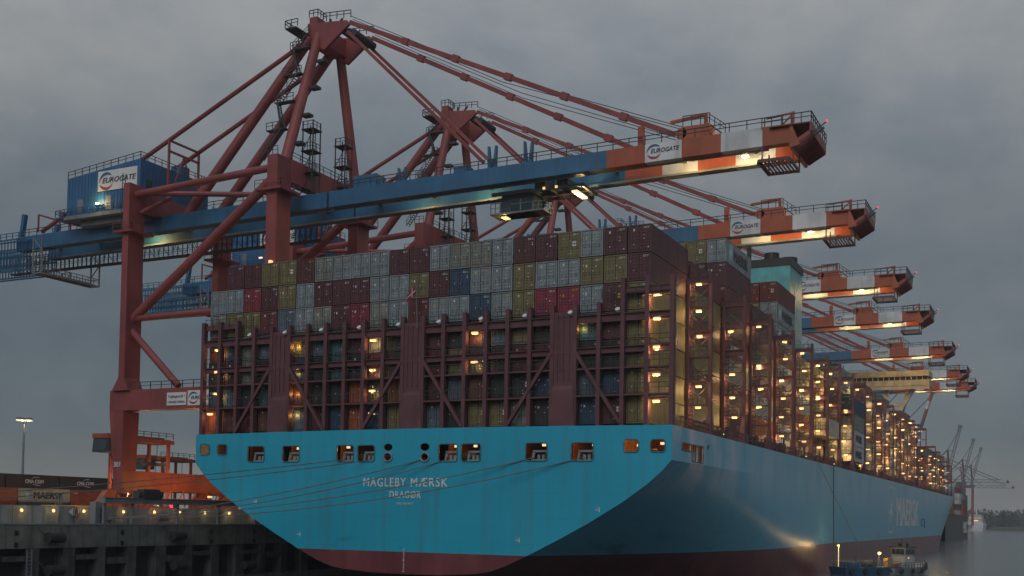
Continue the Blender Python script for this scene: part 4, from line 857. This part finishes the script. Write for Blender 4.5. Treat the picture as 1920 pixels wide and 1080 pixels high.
# stacked containers on the yard
YC = 'containers stacked in the yard'
def yard(x, y, z, colour, label, brand=None):
    o = container(x, y, z, colour, label, YC, True, brand, .925)
    return o
X0 = -113.3
for i, (yy, zz, colr, lab, br) in enumerate([
    (42.0,15.25,'charcoal','charcoal container with white curved emblem, top row left on the yard','CMA CGM'),(54.4,15.25,'charcoal','charcoal container with white curved emblem, top row beside the crane leg','CMA CGM'),(29.5,15.25,'charcoal','charcoal container cut by the left picture edge, top row on the yard',None),(66.8,15.25,'brown','brown container end behind the crane leg, top row on the yard',None),
    (32.4,12.65,'orange','rust red container cut by the left picture edge, lower row on the yard',None),(44.8,12.65,'cream','cream container with dark lettering and star, lower row on the yard','MAERSK'),(57.2,12.65,'orange','rust red container behind the straddle carrier wheel, lower row on the yard','ONE'),
    (69.6,12.65,'dark red','dark red container partly behind the crane leg, lower row on the yard',None),(32.4,10.3,'dark red','dark red ground row container at the left edge',None),(44.8,10.3,'dark blue','dark blue ground row container under the cream one',None),(57.2,10.3,'orange','rust red ground row container under the rust red one',None)]):
    o = yard(X0, yy, zz, colr, lab)
    if br == 'CMA CGM':
        text(br, (W_/2+.01,4.2,1.0), (0,1,0), (0,0,1), 4.2, .72, wtext, o, bold=.05)
        for z0, s in ((1.95, 1), (.78, -1)):
            a = B(); n = 8
            for q in range(n):
                t0, t1 = q/n, (q+1)/n; c_ = lambda t: 5.6+2.0*t*(1) if s > 0 else 5.9+2.0*t
                h_ = lambda t: s*(.25*math.sin(math.pi*.6*t)); w0, w1 = .16*math.sin(math.pi*(t0*.9+.05)), .16*math.sin(math.pi*(t1*.9+.05))
                a.add([(W_/2+.012,c_(t0),z0+h_(t0)),(W_/2+.012,c_(t1),z0+h_(t1)),(W_/2+.012,c_(t1),z0+h_(t1)+w1),(W_/2+.012,c_(t0),z0+h_(t0)+w0)], [(0,1,2,3)])
            a.build('emblem_arc', wtext, o)
    elif br == 'MAERSK':
        p = B(); p.box(W_/2, W_/2+.006, 1.2, 3.0, .5, 2.3); e_ = p.build('emblem_panel', mtext, o)
        st = [(W_/2+.008, 2.1-(.75 if i % 2 == 0 else .26)*math.cos(math.pi/2+math.pi*i/7), 1.4+(.75 if i % 2 == 0 else .26)*math.sin(math.pi/2+math.pi*i/7)) for i in range(14)]; B().prism(st, (.02,0,0)).build('emblem_star', white, e_)
        text(br, (W_/2+.01,3.5,.7), (0,1,0), (0,0,1), 7.0, 1.3, dtext, o, bold=.04)
    elif br == 'ONE': text(br, (W_/2+.01,.7,1.9), (0,1,0), (0,0,1), 1.0, .45, wtext, o)
tl_ = empty('terminal_trailer', (-95, 36, 10.3), 'low yellow and blue trailer frame in front of the yard containers', 'trailer')
B().box(-1.2,1.2,0,13,1.0,1.35).build('chassis', mat('trailer_blue', (.03,.07,.18), .5), tl_)
for y in (.2, 4.5, 9, 12.2): B().box(-1.25,1.25,y,y+2.2,1.35,1.75).build('container_guide', yellow, tl_)
for y in (1.5, 10, 11.5): B().tube((-1.1,y,.5),(1.1,y,.5),.5,n=14).build('wheel', rubber, tl_)
# straddle carriers
def straddle():
    s = empty('straddle_carrier', (-85, 39.0, 10.3)); redm = mat('carrier_red', (.28,.055,.03), .5, rust=.15)
    for sx in (-2.3, 2.3):
        B().box(sx-.35,sx+.35,2.6,14.6,1.0,1.9).build('bottom_beam', redm, s)
        for y in (4.0, 13.2): B().box(sx-.22,sx+.22,y-.28,y+.28,1.9,13.2).build('post', redm, s)
        B().box(sx-.3,sx+.3,2.8,14.4,13.1,13.8).build('top_beam', redm, s)
        for y in (3.6, 6.6, 10.6, 13.6): B().tube((sx-.3,y,.75),(sx+.3,y,.75),.75,n=16).tube((sx-.32,y,.75),(sx+.32,y,.75),.35,n=12).build('wheel', rubber, s)
    for y in (3.4, 13.6): B().box(-1.9,1.9,y-.4,y+.4,13.05,13.95).build('cross_beam', redm, s)
    B().box(-1.9,1.9,5,12.6,13.1,14.2).build('engine_deck', mat('deck_brown', (.2,.15,.08), .6), s)
    cb = B().frustum((-2.2,1.2,-.4,2.6), 11.0, (-2.2,1.2,-.1,2.9), 13.4).build('operator_cab', darksteel, s); B().box(-2.3,1.3,-.3,3.2,13.4,14.2).build('cab_roof', redm, cb)
    B().frustum((-2.0,1.0,-.5,-.38), 11.2, (-2.0,1.0,-.2,-.08), 13.2).box(1.2,1.28,.2,2.4,11.3,13.1).build('cab_window', glass, cb)
    B().box(1.22,1.3,1.2,1.32,11.2,13.3).build('cab_mullion', redm, cb)
    b = B(); b.ladder((2.9,3.2,2.2),(2.9,4.6,12.6),.6,(0,1,0),.5,.06); b.rail([(2.7,3,14),(2.7,14,14)], 1.0,2,.05); b.build('ladder', darksteel, s)
    B().box(-1.1,1.1,3.4,14,9.2,9.7).build('spreader', darksteel, s)
    for y in (4.2, 12.8): B().beam((0,y,9.7),(0,y,13.1),.08).build('hoist_rope', darksteel, s)
    B().box(2.7,3.1,2.3,2.7,2.5,3.0).build('work_lamp', glow_w, s)
    return s
s1_ = straddle(); s2_ = copy_tree(s1_); s2_.location = (-122, 86, 9.6)
tag(s1_, 'orange straddle carrier with glazed cab beside the crane leg', 'straddle carrier', 'straddle carriers in the yard'); tag(s2_, 'smaller looking red straddle carrier farther back between crane and ship', 'straddle carrier', 'straddle carriers in the yard')
light((3.4,2.8,3.0), 3500, (1,.72,.42), .3, s1_)
for i, (x, y) in enumerate(((-110, 79), (-110, 84.5), (-110, 90))):
    container(x, y-4, 15.3, 'crimson', f'crimson container behind the crane sill, {ORD[i]} from the left', YC, False, None, .925)
# sodium yard lights that colour the crane legs
def mast(x, y, h, label, pw):
    m = empty('floodlight_mast', (x, y, 10.3), label, 'light mast', 'yard light masts')
    B().tube((0,0,0),(0,0,h),.45,.25,10).build('pole', galv, m); B().tube((0,0,.3),(0,0,2.5),.8,.8,10).build('base_drum', orange, m)
    b = B(); b.box(-2.6,2.6,-.4,.4,h,h+.5); b.box(-.4,.4,-2.6,2.6,h,h+.5); b.build('lamp_frame', galv, m)
    for dx, dy in ((-2,0),(2,0),(0,2),(0,-2),(1,0),(-1,0)): B().box(dx-.5,dx+.5,dy-.5,dy+.5,h-.3,h-.05).build('lamp_head', glow_w, m)
    light((0,0,h-1), pw, (1,.75,.45), .6, m); return m
mast(-205, 124.6, 26.5, 'tall floodlight mast glowing against the sky at the far left', 2500)
for x, y, z, pw in ((-56,33,13.5,1500),(-50,66,14,2000),(-80,58,16,2200)):
    k = empty('work_light', (x, y, 10.3), f'low sodium work light on the apron {"under the nearest crane" if y < 40 else ("between the cranes" if x > -60 else "behind the second crane legs")}', 'lamp', 'apron work lights')
    B().tube((0,0,0),(0,0,z-10.3),.08,n=6).build('post', galv, k); B().box(-.25,.25,-.25,.25,z-10.3,z-10.0).build('lamp_head', glow, k); light((0,0,z-10.0+.4), pw, (1,.42,.12), .3, k)
# ------------------------------------------------------------------ work boat and barge at the ship's side
barge = empty('deck_barge', (32.0, 73.2, WATER), 'low blue deck barge alongside the hull', 'barge'); barge.rotation_euler.z = R(-42)
bb = mat('barge_blue', (.022,.075,.15), .5, rust=.3)
B().frustum((-1.7,1.7,.4,10.6), -.4, (-2,2,0,11), 1.2).build('hull', bb, barge)
for y in (1.2, 3.8, 6.4, 9.0): B().tube((1.95,y,.6),(2.2,y,.6),.42,n=14).build('tyre_fender', rubber, barge)
B().box(-1.2,1.2,1.2,3.6,1.2,1.9).build('tank', bb, barge); B().box(-.9,1.0,5,6.4,1.2,1.8).tube((0,7.2,1.2),(0,7.2,2.3),.3).tube((-1.2,4.6,1.2),(-1.2,4.6,2.6),.12).build('pump', darksteel, barge); B().box(.3,1.3,8.6,9.6,1.2,2.6).build('deck_locker', mat('locker_ochre', (.25,.17,.05), .6), barge)
r_ = B(); r_.rail([(1.85,.3,1.2),(1.85,10.6,1.2)], .9, 1.3, .03); r_.rail([(-1.85,.3,1.2),(-1.85,10.6,1.2)], .9, 1.3, .03); r_.build('railing', galv, barge)
B().tube((0,8.0,1.2),(0,8.0,3.5),.06,n=8).build('light_mast', galv, barge); B().tube((.05,8,3.3),(.4,7.8,3.3),.26,.16,10).build('floodlight', glow, barge); light((.7,7.6,3.2), 160, (1,.6,.2), .2, barge)
B().tube((-.6,.8,1.2),(-.6,.8,4.6),.06,n=6).tube((-.6,.8,4.5),(-.6,.55,4.4),.16,.12,8).build('deck_lamp', glow, barge); light((-.2,1.2,4.4), 170, (1,.6,.2), .2, barge)
boat = empty('work_boat', (38.6, 79.6, WATER), 'small work boat with white wheelhouse moored ahead of the blue barge', 'boat'); boat.rotation_euler.z = R(-20)
hb = B(); secs = [(-1,1.7,1.0),(2,2.0,1.05),(7,2.0,1.15),(9.4,1.5,1.4),(11,.7,1.7),(11.8,.08,1.9)]
for (y0,w0,h0),(y1,w1,h1) in zip(secs, secs[1:]): hb.add([(-w0,y0,h0),(w0,y0,h0),(w0*.8,y0,-.6),(-w0*.8,y0,-.6),(-w1,y1,h1),(w1,y1,h1),(w1*.8,y1,-.6),(-w1*.8,y1,-.6)], [(0,4,5,1),(1,5,6,2),(2,6,7,3),(3,7,4,0)])
hb.add([(-1.7,-1,1.0),(1.7,-1,1.0),(1.36,-1,-.6),(-1.36,-1,-.6)], [(0,1,2,3)]); hb.build('hull', mat('boat_grey', (.16,.18,.20), .5), boat)
w = B(); w.box(-1.15,1.15,3.2,6.6,1.0,2.7); w.frustum((-1.1,1.1,3.4,6.2),2.7,(-1.25,1.25,3.2,6.5),4.2); whs = w.build('wheelhouse', mat('boat_white', (.27,.29,.31), .5, streak=.5, scale=1), boat)
for y in (3.55, 4.5, 5.45): B().box(1.16,1.27,y,y+.75,3.15,3.95).build('window', glass, whs)
for x in (-1.0, -.28, .44): B().box(x,x+.6,3.16,3.34,3.15,3.95).build('window', glass, whs)
B().box(-1.4,1.4,3.0,6.7,4.2,4.36).tube((0,4.4,4.36),(0,4.4,5.6),.05).box(-.8,.8,4.35,4.5,4.9,5.0).tube((.5,5.4,4.36),(.5,5.4,4.9),.22).tube((-.6,5.2,4.36),(-.6,5.2,4.8),.3).build('roof', darksteel, whs)
B().box(-.8,.8,.2,2.2,1.0,1.7).build('hatch', rtext, boat); r_ = B(); r_.rail([(1.65,-.6,1.0),(1.9,2,1.05),(1.9,7,1.15),(1.4,9.4,1.4)], .8, 1.1, .03); r_.build('railing', darksteel, boat)
for y in (.6, 4.2, 7.2): B().tube((1.95,y,.6),(2.2,y,.6),.36,n=14).build('tyre_fender', rubber, boat)
B().tube((-.6,11.3,1.2),(.7,11.5,1.2),.6,n=12).tube((.9,10.0,1.0),(1.5,9.2,1.0),.5,n=12).build('bow_fender', rubber, boat); light((2.6,4.6,2.4), 10, (1,.75,.4), .15, boat)
B().box(1.16,1.24,4.3,4.5,2.5,2.65).build('deck_lamp', glow, boat)
hz = B(); hz.path([(29.7,83,20.6),(30.6,78,16),(31.4,74.2,4.6)], .07, 6); tag(hz.build('fuel_hose', black), 'dark hose hanging from the ship rail to the blue barge', 'hose')
hz = B(); hz.tube((29.75,69,20.6),(35.6,77,5.9),.035,n=6); tag(hz.build('boat_line', rope), 'thin slanting line from the ship rail to the barge mast', 'line')
# ------------------------------------------------------------------ far berth: raised booms, second ship, far shore
def raised(y, label, top=103, hinge_x=-34, tip_x=-20, lattice=False):
    c = empty('raised_boom_crane', (-50, y, 10.3), label, 'crane', 'distant cranes with raised booms'); z0 = -10.3
    bm_ = darksteel if lattice else cblue
    for x in (-15, 14):
        for yy in (-9, 9): B().box(x-.8,x+.8,yy-1,yy+1,0,46).build('leg', cblue if not lattice else red, c)
        B().box(x-.7,x+.7,-9,9,44,46.5).build('cross_beam', cblue if not lattice else red, c)
    for yy in (-9, 9): B().box(-15,14,yy-.8,yy+.8,15,17).build('portal_beam', red, c)
    B().box(-38,16,-3,-1.6,44.5,47.5).box(-38,16,1.6,3,44.5,47.5).build('girder', bm_, c); B().box(-26,-12,-6,6,47.5,54).build('machinery_house', cblue, c)
    for yy in (-8, 8): B().tube((14,yy,46),(12,yy*.3,72),.6).build('a_frame_leg', red if not lattice else darksteel, c)
    B().tube((-12,0,47),(12,0,72),.5).build('back_leg', red if not lattice else darksteel, c)
    p, q = Vector((hinge_x+50,0,47)), Vector((tip_x+50,0,top-10.3)); segs = ((0,.58,cblue),(.58,.74,orange),(.74,.86,cwhite),(.86,1,orange)) if not lattice else ((0,1,darksteel),)
    for s0, s1, m in segs:
        for yy in (-2.6, 2.6):
            a, b2 = p.lerp(q,s0)+Vector((0,yy,0)), p.lerp(q,s1)+Vector((0,yy,0))
            if lattice:
                l = B()
                for d in (-1.1, 1.1): l.beam(a+Vector((d,0,0)), b2+Vector((d,0,0)), .45)
                for k in range(14): l.beam(a.lerp(b2,k/14)+Vector((-1.1 if k % 2 else 1.1,0,0)), a.lerp(b2,(k+1)/14)+Vector((1.1 if k % 2 else -1.1,0,0)), .3)
                l.build('boom_lattice', galv, c)
            else: B().beam(a, b2, 1.4, 3.0).build('boom_segment', m, c)
    B().box(q.x-1.5,q.x+1.8,-3.6,3.6,q.z-.5,q.z+2).build('boom_tip', orange if not lattice else galv, c)
    for f in (.5, .95): B().tube((12,0,72), p.lerp(q,f), .25).build('forestay', darksteel, c)
    return c
raised(624, 'blue crane with raised boom behind the cream bridge wing strut'); raised(729, 'blue crane with raised boom, white band near its top, beyond the stacks')
raised(1049, 'farthest left of three lattice cranes with raised booms', 104, -38, -27, True); raised(1222, 'middle of three lattice cranes with raised booms', 103, -38, -27, True); raised(1344, 'farthest right of three lattice cranes with raised booms', 101, -38, -27, True)
for y, tip, z, lab in ((1250, 12, 52, 'far lattice crane with long lowered boom, the lower of two'), (1080, 13.8, 52, 'far lattice crane with long lowered boom, the upper of two')):
    c = empty('lattice_crane', (-54, y, 10.3), lab, 'crane', 'distant cranes with lowered booms'); zz = z-10.3; L = tip+54; l = B()
    for yy in (-2, 2):
        l.beam((-20,yy,zz),(L,yy,zz),.4); l.beam((-20,yy,zz+3),(L-6,yy,zz+3),.4)
        for k in range(int((L+14)/3)): x = -20+k*3; l.beam((x,yy,zz if k % 2 else zz+3),(x+3,yy,zz+3 if k % 2 else zz),.3)
    l.build('boom_lattice', galv, c)
    for x in (-14, 14):
        for yy in (-8, 8): B().box(x-.7,x+.7,yy-.9,yy+.9,0,zz).build('leg', red, c)
    B().tube((14,-6,zz),(12,0,zz+24),.5).tube((14,6,zz),(12,0,zz+24),.5).build('a_frame', red, c); B().tube((12,0,zz+24),(L-8,0,zz+3),.3).tube((12,0,zz+24),(-18,0,zz+3),.3).tube((12,0,zz+24),(L*.5,0,zz+3),.3).build('stay', darksteel, c)
    B().box(L-1.5,L+1.2,-2.4,2.4,zz-.4,zz+1.4).box(L-1,L,-2.4,2.4,zz+1.4,zz+2.6).build('boom_tip', red, c)
ms = empty('black_container_ship', (-5, 440, WATER), 'smaller black container ship moored ahead, beyond the blue bow', 'ship')
hb = B(); S2 = [(0,19.7),(130,19.7),(145,18),(158,13),(168,6),(176,.2)]
for (y0,w0),(y1,w1) in zip(S2, S2[1:]):
    u0, u1 = w0*(1 if y0 < 131 else .75), w1*.75 if y1 > 131 else w1
    for s in (1, -1): hb.add([(s*w0,y0,12.5),(s*w1,y1,12.5+max(0,(y1-140)*.05)),(s*u1,y1,-1),(s*u0,y0,-1)], [(0,1,2,3)])
hb.add([(-19.7,0,12.4),(19.7,0,12.4),(19.7,130,12.4),(13,158,12.4),(0,176,12.4),(-13,158,12.4),(-19.7,130,12.4)], [(0,1,2,3,4,5,6)]); hb.build('hull', mat('far_hull_black', (.035,.045,.05), .5), ms)
hr = B(); hr.box(-19.75,19.75,0,130,11.2,12.8); hr.build('rust_strake', maroon, ms)
text('MSC', (19.72,100,3.6), (0,1,0), (0,0,1), 26, 5.5, wtext, ms, 'side_lettering', bold=.06)
B().box(-10,10,60,74,12.4,34).build('deckhouse', cream, ms)
for j, (y, n) in enumerate(((78,6),(92,6),(106,5),(120,5),(134,4),(146,3))):
    for cx in (-12, -4, 4, 18.2):
        if y > 150: continue
        for t_ in range(n - (1 if cx == 18.2 and j % 2 else 0)):
            far_y = y
            col_ = rr.choice(list(CM)[:11]); container(-5+min(cx, 18.2 if y < 130 else (14 if y < 140 else 9)), 440+y, WATER+12.6+t_*2.85, col_, f'{col_} container on the black ship, {ORD[j]} stack, {ORD[t_]} tier', 'containers on the black ship', False) if cx == 18.2 and t_ >= 0 else None
    o = B().box(-16,16.8 if y < 130 else (12.6 if y < 140 else 7.6),y,y+12.2,12.6,12.6+n*2.85).build('inner_stack', CM[('brown','olive','slate blue','maroon','grey beige','brown')[j]], ms)
for y, z in ((84,22),(98,18),(112,24),(128,19),(140,17)):
    B().box(19.45,19.8,y,y+.8,z,z+.5) if y < 130 else B().box(15.3,15.6,y-2,y-1.2,z,z+.5).build('deck_lamp', glow, ms)
wsx = empty('white_ship', (-36, 1380, WATER), 'far white passenger ship with stepped decks beyond the black bow', 'ship')
b = B(); b.add([(-9,0,0),(9,0,0),(9,60,0),(0,80,0),(-9,60,0),(-10,0,9),(10,0,9),(10,60,9),(0,86,10),(-10,60,9)], [(0,5,6,1),(1,6,7,2),(2,7,8,3),(3,8,9,4),(4,9,5,0),(5,9,8,7,6)]); b.build('hull', white, wsx)
for i in range(4): B().box(-9+i*.7,9-i*.7,2+i*3,58-i*6,9+i*2.9,11.6+i*2.9).build('deck', cream if i % 2 else white, wsx); B().box(-9.02+i*.7,9.02-i*.7,4+i*3,56-i*6,10+i*2.9,10.8+i*2.9).build('window_band', glass, wsx)
B().tube((0,30,20),(0,30,27),1).build('mast', white, wsx); B().box(-4,4,1.6,2,12,13).build('deck_lamp', glow_w, wsx)
setting(B().add([(-400,1700,WATER+.1),(2500,1700,WATER+.1),(2500,1712,WATER+5),(-400,1712,WATER+5)], [(0,1,2,3)]).add([(-400,1712,WATER+5),(2500,1712,WATER+5),(2500,2600,WATER+5.2),(-400,2600,WATER+5.2)], [(0,1,2,3)]).build('far_shore', mat('far_bank', (.05,.055,.04), .9, scale=.05)))
tb = B(); r3 = random.Random(3)
for k in range(330):                     # bare far-off wood: trunks with many small twig faces
    x, y, h = r3.uniform(-130, 330), r3.uniform(1722, 1860), r3.uniform(15, 27); z0 = WATER+5
    tb.tube((x,y,z0),(x,y,z0+h*.6),.5,.2,4)
    for q in range(150):
        u = r3.random(); rr_ = h*.28*math.sin(math.pi*min(1,.15+u*.85))+.4; a = r3.uniform(0,6.28); rad = rr_*r3.random()**.5
        p = Vector((x+rad*math.cos(a), y+rad*math.sin(a), z0+h*(.04+.96*u))); d1 = Vector((r3.uniform(-1,1),r3.uniform(-1,1),r3.uniform(-.6,1)))*2.4; d2 = Vector((r3.uniform(-1,1),r3.uniform(-1,1),r3.uniform(-1,1)))*1.9
        tb.add([p, p+d1, p+d2], [(0,1,2)])
tag(tb.build('tree_line', mat('winter_wood', (.045,.05,.045), .9)), 'dark far-off wood along the opposite river bank', 'trees', None, 'stuff')
for o in bpy.data.objects:
    n = o.name.split('.')[0]
    if o.parent and n in ('bridge_railing','girder_railing','walkway_railing','cross_beam_railing','roof_railing','deck_railing','tip_railing','railing','festoon_truss','rear_walkway','festoon_cable','stairs','cladding_ribs','window_mullions','wall_joints','draught_marks','hoist_ropes','stay_joints','sill_walkway','louvre','cross_ties','tug_mark','flag_cross','boom_lattice','head_platform','access_tower'): o['kind'] = 'stuff'
# ------------------------------------------------------------------ damp harbour air
hv = bpy.data.materials.new('haze_air'); hv.use_nodes = True; t = hv.node_tree; t.nodes.clear()
vo = t.nodes.new('ShaderNodeOutputMaterial'); pv = t.nodes.new('ShaderNodeVolumePrincipled'); pv.inputs['Color'].default_value = (.86, .92, 1, 1); pv.inputs['Density'].default_value = HAZE; pv.inputs['Anisotropy'].default_value = .2
t.links.new(pv.outputs[0], vo.inputs['Volume'])
hzb = B().box(-600, 700, -620, 3100, WATER-1.5, 135).build('haze', hv); hzb['kind'] = 'stuff'; hzb['label'] = 'thin damp haze over the harbour'
